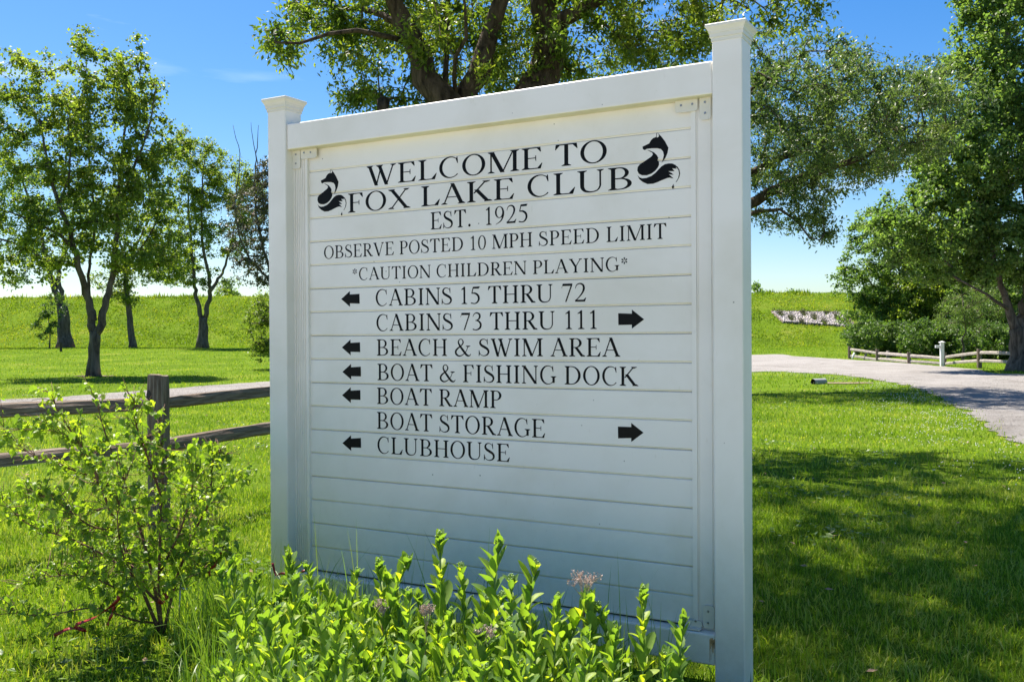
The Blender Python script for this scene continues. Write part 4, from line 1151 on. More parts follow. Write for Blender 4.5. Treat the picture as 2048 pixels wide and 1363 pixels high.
def arrow(pts, label):
    P = [inv(*q, DL) for q in pts]
    mb = MB(); mb.add([(x, DL, z) for x, z in P], [(0, 1, 6), (2, 3, 4, 5), (1, 2, 5, 6)])
    obj('arrow', mb.mesh('arrow'), sign, M['black'], label=label)
def left_arrow(tx, ty, rx, label):
    s = 1.0
    arrow([(tx, ty), (tx + 17.3, ty - 15.9), (tx + 17.5, ty - 9.2), (rx, ty - 10.4), (rx + .4, ty + 9.2), (tx + 17.7, ty + 8.6), (tx + 17.9, ty + 15.6)], label)
def fix_arrow(pts, label):
    P = [inv(*q, DL) for q in pts]
    mb = MB(); mb.add([(x, DL, z) for x, z in P], [(0, 1, 2, 5, 6), (2, 3, 4, 5)])
    obj('arrow', mb.mesh('arrow'), sign, M['black'], label=label)
arrow = fix_arrow
left_arrow(682.3, 597.8, 719, 'left arrow beside CABINS 15 THRU 72')
left_arrow(683.6, 694.5, 720, 'left arrow beside BEACH & SWIM AREA')
left_arrow(684.7, 743.2, 721.6, 'left arrow beside BOAT & FISHING DOCK')
left_arrow(684.0, 789.9, 720.6, 'left arrow beside BOAT RAMP')
left_arrow(684.7, 885.6, 721.8, 'left arrow beside CLUBHOUSE')
def right_arrow(tx, ty, lx, label):
    arrow([(tx, ty), (tx - 24.6, ty - 19.6), (tx - 24.6, ty - 11.3), (lx, ty - 12.2), (lx + .4, ty + 11.4), (tx - 24.6, ty + 10.8), (tx - 24.6, ty + 18.6)], label)
right_arrow(1288.3, 638.3, 1236.3, 'right arrow beside CABINS 73 THRU 111')
right_arrow(1287, 864.6, 1235.7, 'right arrow beside BOAT STORAGE')

fox_head = [(333, 384), (348, 396), (375, 422), (408, 465), (440, 525), (432, 572), (415, 612), (395, 642), (378, 662), (390, 628), (398, 592), (392, 560), (372, 538), (340, 530), (290, 530), (245, 535), (225, 547), (208, 538), (204, 515), (240, 498), (266, 485), (280, 458), (300, 438), (326, 428), (341, 432), (352, 424), (354, 410), (346, 398)]
fox_body = [(245, 546), (275, 552), (310, 568), (335, 593), (348, 616), (340, 640), (354, 655), (355, 680), (343, 706), (318, 736), (285, 760), (245, 775), (200, 775), (170, 760), (157, 732), (161, 700), (180, 675), (215, 654), (255, 625), (285, 605), (300, 585), (290, 568), (265, 556)]
fox_tail = [(160, 775), (178, 795), (205, 803), (240, 799), (285, 781), (320, 754), (350, 722), (376, 695), (406, 675), (440, 667), (475, 668), (505, 682), (520, 704), (508, 706), (500, 700), (516, 716), (474, 712), (496, 738), (440, 738), (468, 754), (488, 770), (445, 768), (466, 784), (486, 804), (452, 796), (430, 800), (380, 820), (340, 838), (300, 852), (250, 855), (205, 835), (175, 810)]
fox_line = [(496, 684), (522, 696), (540, 724), (546, 760), (538, 794), (512, 838), (507, 836), (528, 800), (537, 762), (532, 730), (514, 704)]
fox_drop = [(486, 853), (478, 868), (469, 880), (474, 893), (484, 896), (492, 884), (488, 868)]
fox_ear = [(331, 392), (336, 392), (333, 430), (328, 430)]
def fox(offx, offz, scale, label):
    pieces = []
    aX, aZ = inv(1240 + 333 / 4.543, 180 + 385 / 4.543, DL)
    mb = MB(); q = 0
    for poly in (fox_head, fox_body, fox_tail, fox_line, fox_drop, fox_ear):
        q += 1
        pts = []
        for (x, y) in poly:
            X_, Z_ = inv(1240 + x / 4.543, 180 + y / 4.543, DL)
            pts.append((offx + (X_ - aX) * scale, DL - q * .00005, offz + (Z_ - aZ) * scale))
        tess = geometry.tessellate_polygon([[Vector((p[0], p[2], 0)) for p in pts]])
        mb.add(pts, [tuple(t) for t in tess])
    obj('fox_emblem', mb.mesh('fox_emblem'), sign, M['black'], label=label)
a_ = inv(1240 + 333 / 4.543, 180 + 385 / 4.543, DL)
fox(a_[0], a_[1], 1.0, 'black sitting fox silhouette at the right of the heading')
a_ = inv(661.0, 338, DL)
fox(a_[0], a_[1], 1.0, 'black sitting fox silhouette at the left of the heading')

# ------------------------------------------------------------------ split rail fence, left
def rough_beam(name, p0, p1, w, h, parent, seed, tw=0.0, taper=0.8, mat='fence'):
    """split rail: irregular wedge section along local X"""
    g = random.Random(seed)
    p0, p1 = Vector(p0), Vector(p1); d = p1 - p0; L = d.length
    n = max(6, int(L / 0.16)); mb = MB()
    sec = [(-.5, -.42), (-.1, -.5), (.42, -.40), (.5, .1), (.34, .5), (-.2, .46), (-.5, .15)]
    K = len(sec); V_ = []
    off = [(g.uniform(-.06, .06), g.uniform(-.06, .06)) for _ in sec]
    for i in range(n):
        t = i / (n - 1)
        tp = 1.0
        if t < .06 or t > .94: tp = taper
        bow = math.sin(t * math.pi) * 0.012
        for k, (a, b) in enumerate(sec):
            V_.append((t * L, (a + off[k][0] + g.uniform(-.035, .035)) * w * tp, (b + off[k][1] + g.uniform(-.035, .035)) * h * tp + bow))
    F_ = [(i * K + k, i * K + (k + 1) % K, (i + 1) * K + (k + 1) % K, (i + 1) * K + k) for i in range(n - 1) for k in range(K)]
    F_ += [tuple(range(K))[::-1], tuple((n - 1) * K + k for k in range(K))]
    mb.add(V_, F_)
    o = obj(name, mb.mesh(name), parent, M[mat])
    q = d.to_track_quat('X', 'Z').to_matrix().to_4x4(); q.translation = p0
    o.matrix_local = q
    return o
def rough_post(parent, loc, r, hgt, seed, mortise=(), rz=0.0, lean=(0, 0), holes=True, name='fence_post'):
    """round-ish weathered post, built lying along X so that its grain runs lengthwise, with dark mortise pockets"""
    g = random.Random(seed); n = 14; K = 14; mb = MB(); V_ = []
    rr = [r * g.uniform(.93, 1.07) for _ in range(K)]
    for i in range(n):
        x = -0.15 + (hgt + 0.15) * i / (n - 1)
        for k in range(K):
            a = 2 * math.pi * k / K
            q = rr[k] * g.uniform(.985, 1.015) * (1.0 if i < n - 1 else .93)
            ca, sa = math.cos(a), math.sin(a)
            s_ = 1 / max(abs(ca), abs(sa)) ** 0.35
            xx = x + (g.uniform(-.004, .006) + .008 * ca if i == n - 1 else 0)
            V_.append((xx, q * ca * s_, q * sa * s_))
    F_ = [(i * K + k, i * K + (k + 1) % K, (i + 1) * K + (k + 1) % K, (i + 1) * K + k) for i in range(n - 1) for k in range(K)]
    c = len(V_); V_.append((hgt - .006, 0, 0))
    F_ += [((n - 1) * K + k, (n - 1) * K + (k + 1) % K, c) for k in range(K)]
    mb.add(V_, F_)
    p = obj(name, mb.mesh(name), parent, M['fence'])
    q = (Vector((lean[0], lean[1], 1))).to_track_quat('X', 'Y').to_matrix().to_4x4()
    q.translation = Vector(loc)
    p.matrix_local = q
    return p

def pocket(parent, post_xy, direction, z, h, r):
    """dark disc, shade of the mortise put into its colour, around a rail end"""
    d = Vector(direction).normalized(); sd = Vector((-d.y, d.x, 0))
    c = Vector((post_xy[0], post_xy[1], z)) + d * (r * 1.02)
    mb = MB(); K = 16; w = .032
    V_ = []
    for k in range(K):
        a = 2 * math.pi * k / K
        V_.append(c + sd * math.cos(a) * w + Vector((0, 0, math.sin(a) * h / 2)) + d * .004)
    V_b = [v - d * .03 for v in V_]
    mb.add(V_ + V_b, [tuple(range(K))] + [(k, (k + 1) % K, K + (k + 1) % K, K + k) for k in range(K)])
    obj('mortise', mb.mesh('mortise'), parent, M['gap'])

Zp = 7.65
fc = wpt(316, 760, Zp); P1 = Vector((fc.x, fc.y, 0))
dl = Vector((.63, .78, 0)); dr = Vector((.405, .914, 0))
P0 = P1 - dl * 2.75; Pm1 = P0 - Vector((.75, .66, 0)).normalized() * 2.8
P2 = P1 + dr * 2.75; P3 = P2 + dr * 2.75
fence = empty('split_rail_fence', P1, label='weathered two-rail split-rail fence left of the sign, posts with mortised rails', cat='fence')
zt_post = wpt(316, 750, Zp).z
for i, (p, hh) in enumerate(((P1, zt_post), (P0, zt_post + .02), (Pm1, zt_post), (P2, zt_post - .02), (P3, zt_post))):
    rough_post(fence, p - P1, .078, hh, 60 + i, lean=(.0, .0))
def zr(px, py, Z): return wpt(px, py, Z).z
zu, zl = zr(316, 806, Zp), zr(316, 892, Zp)
q = 0
for (a, b, za_, zb_, zc, zd, sh) in ((P0, P1, .02, -.005, .0, .0, 0), (P1, P2, .0, .01, -.0, .02, 0), (Pm1, P0, 0, .02, 0, 0, 0), (P2, P3, .01, 0, .02, 0, 0)):
    dd = (b - a).normalized()
    for z_, e0, e1 in ((zu, za_, zb_), (zl, zc, zd)):
        q += 1
        A = a + dd * .055 + Vector((0, 0, z_ + e0)); B2 = b - dd * .055 + Vector((0, 0, z_ + e1))
        rough_beam('fence_rail', A - P1, B2 - P1, .062, .098, fence, 80 + q)
for z_ in (zu, zl):
    pocket(fence, (0, 0), -dl, z_ + .035, .15, .078)

# ------------------------------------------------------------------ right-hand fence, posts
fr = gp(1755, 722)
fence2 = empty('rail_fence', fr, label='low grey two-rail fence along the far side of the drive at right', cat='fence')
posts_px = [(1699, 717, 692), (1755, 721, 698), (1818, 727, 704), (1889, 731, 704), (1958, 736, 697), (2026, 741, 697)]
pp = []
for i, (x, yb, yt) in enumerate(posts_px):
    b = gp(x, yb); t = wpt(x, yt, b.y); pp.append((b, t.z - b.z))
    rough_post(fence2, b - fr, .085, t.z - b.z, 160 + i, name='fence_post')
last = pp[-1][0] + Vector((2.8, -1.2, 0)); last.z = float(terrain(last.x, last.y)); pp.append((last, pp[-1][1])); rough_post(fence2, last - fr, .085, pp[-1][1], 170)
rl = [((1699, 698, 1755, 706), (1699, 711, 1755, 719)), ((1755, 706, 1818, 711), (1755, 717, 1818, 723)), ((1818, 711, 1889, 717), (1818, 722, 1889, 727)),
      ((1889, 714, 1958, 705), (1889, 727, 1958, 721)), ((1958, 705, 2026, 707), (1958, 721, 2026, 724))]
for i, two in enumerate(rl):
    for j, (xa_, ya_, xb_, yb_) in enumerate(two):
        a = wpt(xa_, ya_, pp[i][0].y); b = wpt(xb_, yb_, pp[i + 1][0].y)
        rough_beam('fence_rail', a - fr, b - fr, .07, .13, fence2, 180 + i * 2 + j, mat='fence_pale')
for zz in (.72, .33):
    rough_beam('fence_rail', pp[5][0] + Vector((0, 0, zz)) - fr, pp[6][0] + Vector((0, 0, zz)) - fr, .07, .13, fence2, 199, mat='fence_pale')

def stake(px, yb, yt, label, lean, r=.04, back=0.0, mat='white_paint', name='wooden_stake'):
    b = gp(px, yb); b = b + Vector((0, back, 0)); b.z = float(terrain(b.x, b.y))
    h = wpt(px, yt, b.y).z - b.z
    mb = MB(); mb.tube([(0, 0, -.08), (lean * .5, 0, h * .5), (lean, 0, h)], [r, r * .95, r * .85], 7)
    obj(name, mb.mesh(name, True), None, M[mat], loc=b, label=label, cat='stake')
stake(1711, 719, 705, 'pale stake leaning beside the leftmost post of the low fence', .12, .06, .5)
stake(1735, 720, 706, 'brown stake leaning between the first two posts of the low fence', .12, .06, .5, 'timber')
stake(1788, 722, 701, 'grey short post just behind the second bay of the low fence', 0, .09, .8, 'timber')
stake(1979, 737, 708, 'tan short post behind the bay next to the tall maple trunk', 0, .07, .8, 'timber')

# white post with arm
wb = gp(1884, 732); wt = wpt(1884, 685, wb.y).z - wb.z
wp_ = empty('white_post', wb, label='white square post with a small arm and cap in front of the low fence', cat='post')
mb = MB(); mb.box(-.075, .075, -.075, .075, -.1, wt); obj('post', bevel(mb.mesh('post'), .01, 2), wp_, M['white_paint'])
mb = MB(); mb.box(-.11, .11, -.11, .11, wt, wt + .03); mb.add([(-.1, -.1, wt + .03), (.1, -.1, wt + .03), (.1, .1, wt + .03), (-.1, .1, wt + .03), (0, 0, wt + .08)], [(0, 1, 4), (1, 2, 4), (2, 3, 4), (3, 0, 4)])
obj('post_cap', mb.mesh('post_cap'), wp_, M['white_paint'])
za1 = wpt(1878, 690, wb.y).z - wb.z; za2 = wpt(1878, 695.5, wb.y).z - wb.z
mb = MB(); mb.box(-.30, -.075, -.04, .04, za2, za1); obj('arm', bevel(mb.mesh('arm'), .008, 1), wp_, M['white_paint'])

# slim pole above the clump, small dark marker post at left
pb = gp(1696, 690) + Vector((0.9, 12, 0)); pb.z = float(terrain(pb.x, pb.y)); pb.x = wpt(1694, 500, pb.y).x; zt_ = wpt(1694, 466, pb.y).z
mb = MB(); mb.tube([(0, 0, -.1), (0, 0, zt_ - pb.z)], [.045, .03], 7)
obj('slim_pole', mb.mesh('slim_pole', False), None, M['metal'], loc=pb, label='slim grey pole rising through the left side of the right-hand trees', cat='pole')
mb_b = gp(122, 703); zt_ = wpt(122, 686, mb_b.y).z
mb = MB(); mb.box(-.06, .06, -.06, .06, -.1, zt_ - mb_b.z); mb.box(-.075, .075, -.075, .075, zt_ - mb_b.z, zt_ - mb_b.z + .03)
obj('marker_post', mb.mesh('marker_post'), None, M['gap'], loc=mb_b, label='short black marker post in front of the thick old trunk', cat='post')

# culvert pipe by the drive
pa = gp(1626, 768); pe = gp(1686, 763)
cp = empty('culvert_pipe', pa, label='short grey culvert pipe end lying in the grass by the drive', cat='pipe')
d = (pe - pa); d.z = 0; d = Vector((.42, .22, 0)); R1 = .105
mb = MB(); n = 15
pts = [Vector((0, 0, R1 * .62)) + d * (i / n) * 1.0 for i in range(n + 1)]
rads = [R1 * (1.0 if i % 2 else .93) for i in range(n + 1)]
mb.tube(pts, rads, 20, cap=False); obj('pipe', mb.mesh('pipe', True), cp, M['pipe'])
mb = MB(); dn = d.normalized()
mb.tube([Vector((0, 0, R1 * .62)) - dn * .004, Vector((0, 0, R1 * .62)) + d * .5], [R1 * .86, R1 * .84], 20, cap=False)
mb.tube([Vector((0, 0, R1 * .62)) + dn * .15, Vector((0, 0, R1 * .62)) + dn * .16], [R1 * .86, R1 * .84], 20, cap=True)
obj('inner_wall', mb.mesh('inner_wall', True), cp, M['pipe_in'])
disc('bare_soil', pa + Vector((1.15, .4, 0)), 1.0, 'bare soil and gravel spilling over the culvert pipe', M['soil'], 4, .45)

# rock bed on the dam
def rock_bed():
    c = [gp(1543, 624), gp(1690, 626), gp(1712, 655), gp(1566, 645)]
    root = empty('rock_bed', c[3], label='timber-edged bed of white rocks and brown plants on the face of the dam', cat='rock bed')
    o = c[3]
    for i in range(4):
        a, b = c[i], c[(i + 1) % 4]
        n_ = 4
        rough_beam('border_timber', a - o + Vector((0, 0, .06)), b - o + Vector((0, 0, .06)), .16, .2, root, 210 + i, taper=1.0)
    g = np.random.default_rng(9); V_, F_ = [], []
    mbr = MB(); mbp = []
    def at(u, v):
        p = c[3].lerp(c[2], u).lerp(c[0].lerp(c[1], u), v); return p
    ncol = 0
    for _ in range(2600):
        u, v = g.random(), g.random()
        s = math.sin(u * 17 + v * 4.5) + math.sin(u * 41 - v * 7) * .7
        if s < -0.75: continue
        p = at(u, v); r = g.uniform(.08, .2)
        z = float(terrain(p.x, p.y)) + r * .25
        vv = []
        for (a, b_, cc) in ((1, 0, 0), (0, 1, 0), (-1, 0, 0), (0, -1, 0), (.2, .1, .9), (0, 0, -.8)):
            k = r * g.uniform(.6, 1.25); vv.append((p.x - o.x + a * k + (b_ * k * .3), p.y - o.y + b_ * k, z - o.z + cc * k))
        mbr.add(vv, [(0, 1, 4), (1, 2, 4), (2, 3, 4), (3, 0, 4), (1, 0, 5), (2, 1, 5), (3, 2, 5), (0, 3, 5)])
    obj('rocks', mbr.mesh('rocks'), root, M['rock'], kind='stuff')
    C = []
    for _ in range(6000):
        u, v = g.random(), g.random()
        s = math.sin(u * 17 + v * 4.5) + math.sin(u * 41 - v * 7) * .7
        if s > -0.5 and g.random() > .10: continue
        p = at(u, v); C.append((p.x, p.y, float(terrain(p.x, p.y)) + g.uniform(.02, .35)))
    C = np.array(C) - np.array(o); n_ = len(C)
    me = leaf_mesh('shrubs', C, unit(g.normal(size=(n_, 3)) + [0, 0, .6]), unit(g.normal(size=(n_, 3))), g.uniform(.12, .28, n_), g.uniform(.03, .07, n_), g.random(n_))
    obj('shrubs', me, root, M['purple'], kind='stuff')
rock_bed()

# ------------------------------------------------------------------ stonecrop bed
def curved_leaf(name, L, W, cup, curl, mat, seed, obov=0.62, teeth=0.0, nu=8, tipw=0.0):
    """one broad leaf, base at origin, growing along +Y, face up +Z"""
    g = random.Random(seed); V_, F_ = [], []
    nv = 4
    for i in range(nu + 1):
        t = i / nu
        w = W * (math.sin(math.pi * t ** 1.5) ** 0.62) * .5 if 0 < t < 1 else W * .03
        if teeth: w *= 1 + teeth * (1 if i % 2 else -1)
        ang = curl * t
        y = L * (math.sin(ang) / curl if abs(curl) > 1e-3 else t); z = -L * ((1 - math.cos(ang)) / curl if abs(curl) > 1e-3 else 0)
        for j in range(nv + 1):
            s = (j / nv - .5) * 2
            V_.append((s * w, y, z + cup * W * s * s * math.sin(math.pi * t) * .5))
    for i in range(nu):
        for j in range(nv):
            a = i * (nv + 1) + j; F_.append((a, a + 1, a + nv + 2, a + nv + 1))
    me = mesh_np(name, np.array(V_), np.array(F_), 4, True, np.full(len(V_), g.uniform(.25, .75)))
    me.materials.append(mat)
    return me
sed_leaves = [curved_leaf('leaf', .106 * f, .042 * f * q, c, k, M['sedum'], i, o, .045, 10) for i, (f, q, c, k, o) in enumerate(
    [(1, 1, .5, .5, .62), (1.1, .9, .7, .25, .6), (.85, 1.1, .4, .8, .64), (1.15, 1, .6, -.2, .6), (.7, .9, .8, .3, .6), (1.0, .8, .9, .1, .58)])]
for me, t in zip(sed_leaves, (.15, .5, .75, .35, .95, .05)):
    me.attributes['tint'].data.foreach_set('value', np.full(len(me.vertices), t, np.float32))

def sedum_variant(seed, hgt):
    """list of (matrix, leaf index) + stem mesh + bud mesh"""
    g = random.Random(seed)
    lean = Vector((g.uniform(-.10, .10), g.uniform(-.10, .10), 0))
    P = [Vector((0, 0, -.03)), Vector((lean.x * .3, lean.y * .3, hgt * .5)), Vector((lean.x, lean.y, hgt))]
    C = catmull(P, 9)
    mb = MB(); mb.tube(C, [.0065 - .0035 * i / 8 for i in range(9)], 6)
    stemm = mb.mesh('stem', True); stemm.materials.append(M['sedum_stem'])
    lv = []; z = hgt * g.uniform(.16, .24); a = g.uniform(0, 6.28)
    while z < hgt * .96:
        t = z / hgt
        p = catmull(P, 60)[min(59, int(t * 59))]
        for q in range(2 if g.random() < .55 else 3):
            an = a + q * (2 * math.pi / 3 if True else math.pi) + g.uniform(-.25, .25)
            tilt = math.radians(g.uniform(42, 66) + 14 * t)      # above horizontal
            s = (1.06 - .34 * t ** 2) * g.uniform(.78, 1.12)
            mt = Matrix.Translation(p) @ Matrix.Rotation(an, 4, 'Z') @ Matrix.Rotation(tilt, 4, 'X') @ Matrix.Rotation(g.uniform(-.35, .35), 4, 'Y') @ Matrix.Scale(s, 4)
            lv.append((mt, g.randrange(len(sed_leaves))))
        a += 1.05 + g.uniform(-.15, .15); z += hgt * g.uniform(.052, .074)
    top = P[2]
    for q in range(6):
        an = a + q * 1.05; mt = Matrix.Translation(top - Vector((0, 0, .030))) @ Matrix.Rotation(an, 4, 'Z') @ Matrix.Rotation(math.radians(g.uniform(62, 84)), 4, 'X') @ Matrix.Scale(g.uniform(.42, .66), 4)
        lv.append((mt, g.choice((0, 3, 4))))
    mb = MB()
    for q in range(16):
        an = g.uniform(0, 6.28); r = g.uniform(0, .016); c = top + Vector((math.cos(an) * r, math.sin(an) * r, g.uniform(.004, .028) - r * .4)); b = .0034
        mb.add([c + Vector(v) * b for v in ((1, 0, 0), (0, 1, 0), (-1, 0, 0), (0, -1, 0), (0, 0, 1.5), (0, 0, -1.5))], [(0, 1, 4), (1, 2, 4), (2, 3, 4), (3, 0, 4), (1, 0, 5), (2, 1, 5), (3, 2, 5), (0, 3, 5)])
    bud = mb.mesh('flower_buds', True); bud.materials.append(M['sedum_stem'])
    return stemm, lv, bud, hgt
variants = [sedum_variant(300 + i, h) for i, h in enumerate((.46, .50, .54, .42, .48, .56))]
SED_G = 'stonecrop stalks in the bed at the foot of the sign'
def place_sedum(x, y, scale, rz, vi, tilt, label):
    st, lv, bud, hh = variants[vi]
    root = empty('stonecrop', (x, y, 0), rz, label=label, cat='plant', group=SED_G)
    root.scale = (scale,) * 3; root.rotation_euler = (tilt[0], tilt[1], rz)
    obj('stem', st, root)
    for mt, li in lv:
        o = obj('leaf', sed_leaves[li], root); o.matrix_local = mt
    obj('flower_buds', bud, root)
# hand-placed stalk tops (photo) : px, py of the tip, distance in front of the sign plane
tips = [(590, 1092, .42), (560, 1150, .40), (645, 1118, .45), (743, 1112, .45), (808, 1135, .40), (882, 1068, .42), (975, 1070, .46), (1040, 1122, .50), (1015, 1160, .9),
        (1105, 1172, .5), (1195, 1178, .45), (1285, 1178, .45), (1350, 1222, .42), (945, 1195, .8), (1240, 1205, .6), (700, 1160, .6), (860, 1190, .7), (530, 1190, .55), (1075, 1240, .95),
        (1330, 1290, .75), (470, 1230, .6), (620, 1200, .7)]
gs = random.Random(77)
placed = []
def desc(px, py):
    where = 'left' if px < 760 else ('middle' if px < 1040 else 'right')
    return where
named = ['tall bright stalk whose tip crosses the left post', 'stalk at the left end of the bed in front of the left post', 'stalk just right of the left post', 'short stalk below the second plank joint',
         'stalk left of the tall seeding grass', 'tallest budding stalk left of centre, well up the planks', 'tall budding stalk near the middle, lifted above its neighbours', 'stalk right of the tall middle pair', 'lower stalk in front of the tall middle pair',
         'stalk left of the large dried seed head', 'stalk just right of the large dried seed head', 'leafy stalk against the lower planks near the right end', 'rightmost stalk, in front of the bottom rail',
         'broad-leaved stalk in the second row near the middle', 'stalk leaning in front of the last but one at the right', 'stalk in the second row at the left', 'stalk in the second row left of the dried heads',
         'stalk at the left edge reaching over the lawn', 'large pale stalk low in the right half', 'lowest stalk at the right corner of the bed', 'outermost stalk at the left edge beside the bush', 'stalk in the second row below the left post']
for i, (px, py, dn_) in enumerate(tips):
    dn_ = max(dn_, .62)
    v = ray(px, py); t = (4 - dn_) / v.dot(SN); P = CAM + v * t
    vi = i % 6; sc_ = max(.7, P.z / (variants[vi][3] + .025))
    place_sedum(P.x, P.y, sc_, gs.uniform(0, 6.28), vi, (gs.uniform(-.02, .02), gs.uniform(-.02, .02)), 'yellow-green stonecrop: ' + named[i])
    placed.append((P.x, P.y))
cols = ['at the left end of the bed beside the long grass', 'just left of the left post', 'under the left post', 'under the left side channel', 'under the first arrow heads', 'under the gap beside the arrows', 'under the C of CLUBHOUSE', 'under the U of CLUBHOUSE', 'under the H of CLUBHOUSE', 'under the U and S of CLUBHOUSE', 'under the last E of CLUBHOUSE', 'under the G of STORAGE', 'under the blank planks right of STORAGE', 'left of the right-hand arrows', 'under the right-hand arrows', 'right of the right-hand arrows, near the right post']
cuts = [510, 545, 600, 660, 710, 755, 800, 850, 890, 950, 1010, 1080, 1180, 1235, 1295]
seen_cell = {}
def cell_label(px, d):
    c = sum(px > q for q in cuts); r = 'back row' if d > -.8 else ('middle row' if d > -1.2 else 'front row')
    return 'stonecrop stalk, ' + r + ', ' + cols[c]
k = 0; tries = 0
while k < 96 and tries < 6000:
    tries += 1
    s = gs.uniform(1.42, 4.15); dd = -gs.uniform(.60, 1.68)
    P = SN * (4 + dd) + SL * s
    px_ = CX + P.x / P.y * FPX
    if px_ < 455 + (-dd) * 10 or px_ > 1365 + dd * 20: continue
    if min(((P.x - a) ** 2 + (P.y - b) ** 2) for a, b in placed) < .112 ** 2: continue
    vi = gs.randrange(6)
    place_sedum(P.x, P.y, gs.uniform(.82, 1.02), gs.uniform(0, 6.28), vi, (gs.uniform(-.1, .1), gs.uniform(-.1, .1)), cell_label(px_, dd))
    placed.append((P.x, P.y)); k += 1

# dried seed heads from last year
def seedhead(px, py, dn_, label, seed, R_=.05):
    g = random.Random(seed)
    v = ray(px, py); t = (4 - dn_) / v.dot(SN); P = CAM + v * t
    root = empty('dried_seed_head', (P.x, P.y, 0), label=label, cat='dead flower')
    h = P.z - .02; lx = g.uniform(-.03, .03)
    mb = MB(); st = catmull([(-lx, 0, -.03), (g.uniform(-.02, .02), 0, h * .5), (0, 0, h * .82), (0, 0, h * .86)], 9)
    mb.tube(st, [.0045] * 9, 6); obj('stem', mb.mesh('stem', True), root, M['dry'])
    mb = MB(); top = Vector((0, 0, h * .84))
    for q in range(9):
        a = q * .7; r = R_ * g.uniform(.3, 1); e = top + Vector((math.cos(a) * r * .7, math.sin(a) * r * .7, (h * .16) * g.uniform(.5, .8)))
        mb.tube([top, top.lerp(e, .5) + Vector((0, 0, -.004)), e], [.0022, .0018, .0014], 4)
        for w in range(9):
            f = e + Vector((g.uniform(-1, 1) * R_ * .42, g.uniform(-1, 1) * R_ * .42, g.uniform(.005, .03)))
            mb.tube([e, f], [.0012, .0009], 3)
            for u in range(3):
                f2 = f + Vector((g.uniform(-.006, .006), g.uniform(-.006, .006), g.uniform(.001, .009)))
                mb.tube([f, f2], [.0011, .0016], 3)
    obj('seed_cluster', mb.mesh('seed_cluster'), root, M['dryhead'], kind='stuff')
seedhead(1168, 1138, .62, 'large pinkish dried flower head standing in front of the lower planks', 401, .062)
seedhead(968, 1245, 1.15, 'dried flower head low in the middle of the bed', 402, .045)
seedhead(852, 1204, .95, 'pale wispy dried flower head left of centre', 403, .03)
seedhead(765, 1198, .85, 'small dried flower head below the left end of the planks', 404, .035)

# long grass growing through the bed
def bed_grass():
    g = np.random.default_rng(21); n = 8500
    s = g.uniform(1.35, 4.9, n); d = -g.uniform(.12, 1.85, n)
    x = s * SL.x + (4 + d) * SN.x; y = s * SL.y + (4 + d) * SN.y
    pxx = CX + x / y * FPX
    ok = (pxx > 380 + g.normal(0, 35, n)) & (pxx < 1372 + d * 10) & ~((s < 1.9) & (g.random(n) < .6))
    x, y = x[ok], y[ok]; n = len(x)
    h = g.uniform(.16, .46, n) * (1 + .55 * (g.random(n) < .05)); w = g.uniform(.003, .007, n)
    a = g.uniform(0, 6.28, n); la = g.uniform(0, 6.28, n); bend = np.abs(g.normal(.5, .5, n))
    S = np.stack([np.cos(a), np.sin(a), 0 * a], 1) * w[:, None] / 2
    Dv = np.stack([np.cos(la), np.sin(la), 0 * la], 1)
    K = 6; rows = []
    p = np.stack([x, y, 0 * x - .01], 1)
    for i in range(K):
        t = i / (K - 1)
        ang = bend * t * 1.5
        q = p + np.array([0, 0, 1]) * (np.sin(np.minimum(ang, 3)) / np.maximum(bend * 1.5, 1e-3) * h)[:, None] + Dv * ((1 - np.cos(ang)) / np.maximum(bend * 1.5, 1e-3) * h)[:, None]
        k = (1 - t ** 2.2) * 1.0 + .04
        rows += [q - S * k, q + S * k]
    V_ = np.stack(rows, 1).reshape(-1, 3)
    i = np.arange(n)[:, None] * (2 * K)
    F_ = np.concatenate([i + [2 * r, 2 * r + 1, 2 * r + 3, 2 * r + 2] for r in range(K - 1)], 0)
    me = mesh_np('tall_grass', V_, F_, 4, True, np.repeat(np.clip(g.normal(.5, .25, n), 0, 1), 2 * K))
    obj('tall_grass', me, mat=M['bedblade'], kind='stuff', label='long arching grass growing through the bed in front of the sign', category='grass')
def obj_fix(): pass
_obj = obj
def obj(name, me, parent=None, mat=None, loc=None, category=None, **k):
    if category: k['cat'] = category
    return _obj(name, me, parent, mat, loc, **k)
bed_grass()
# low broad-leaved ground cover between the stalks
def bed_cover():
    g = np.random.default_rng(22); n = 9000
    s = g.uniform(1.45, 4.4, n); d = -g.uniform(.40, 1.85, n)
    x = s * SL.x + (4 + d) * SN.x; y = s * SL.y + (4 + d) * SN.y; pxx = CX + x / y * FPX
    ok = (pxx > 455) & (pxx < 1350); x, y = x[ok], y[ok]; n = len(x)
    C = np.stack([x, y, g.uniform(.0, .26, n)], 1)
    me = leaf_mesh('ground_cover', C, unit(g.normal(size=(n, 3)) + [0, 0, .8]), unit(g.normal(size=(n, 3)) * .8 + [0, 0, .6]), g.uniform(.03, .07, n), g.uniform(.012, .026, n), g.uniform(0, .6, n))
    obj('ground_cover', me, mat=M['sedum'], kind='stuff', label='low leafy growth filling the bed between the stonecrop stalks', category='plants')
bed_cover()

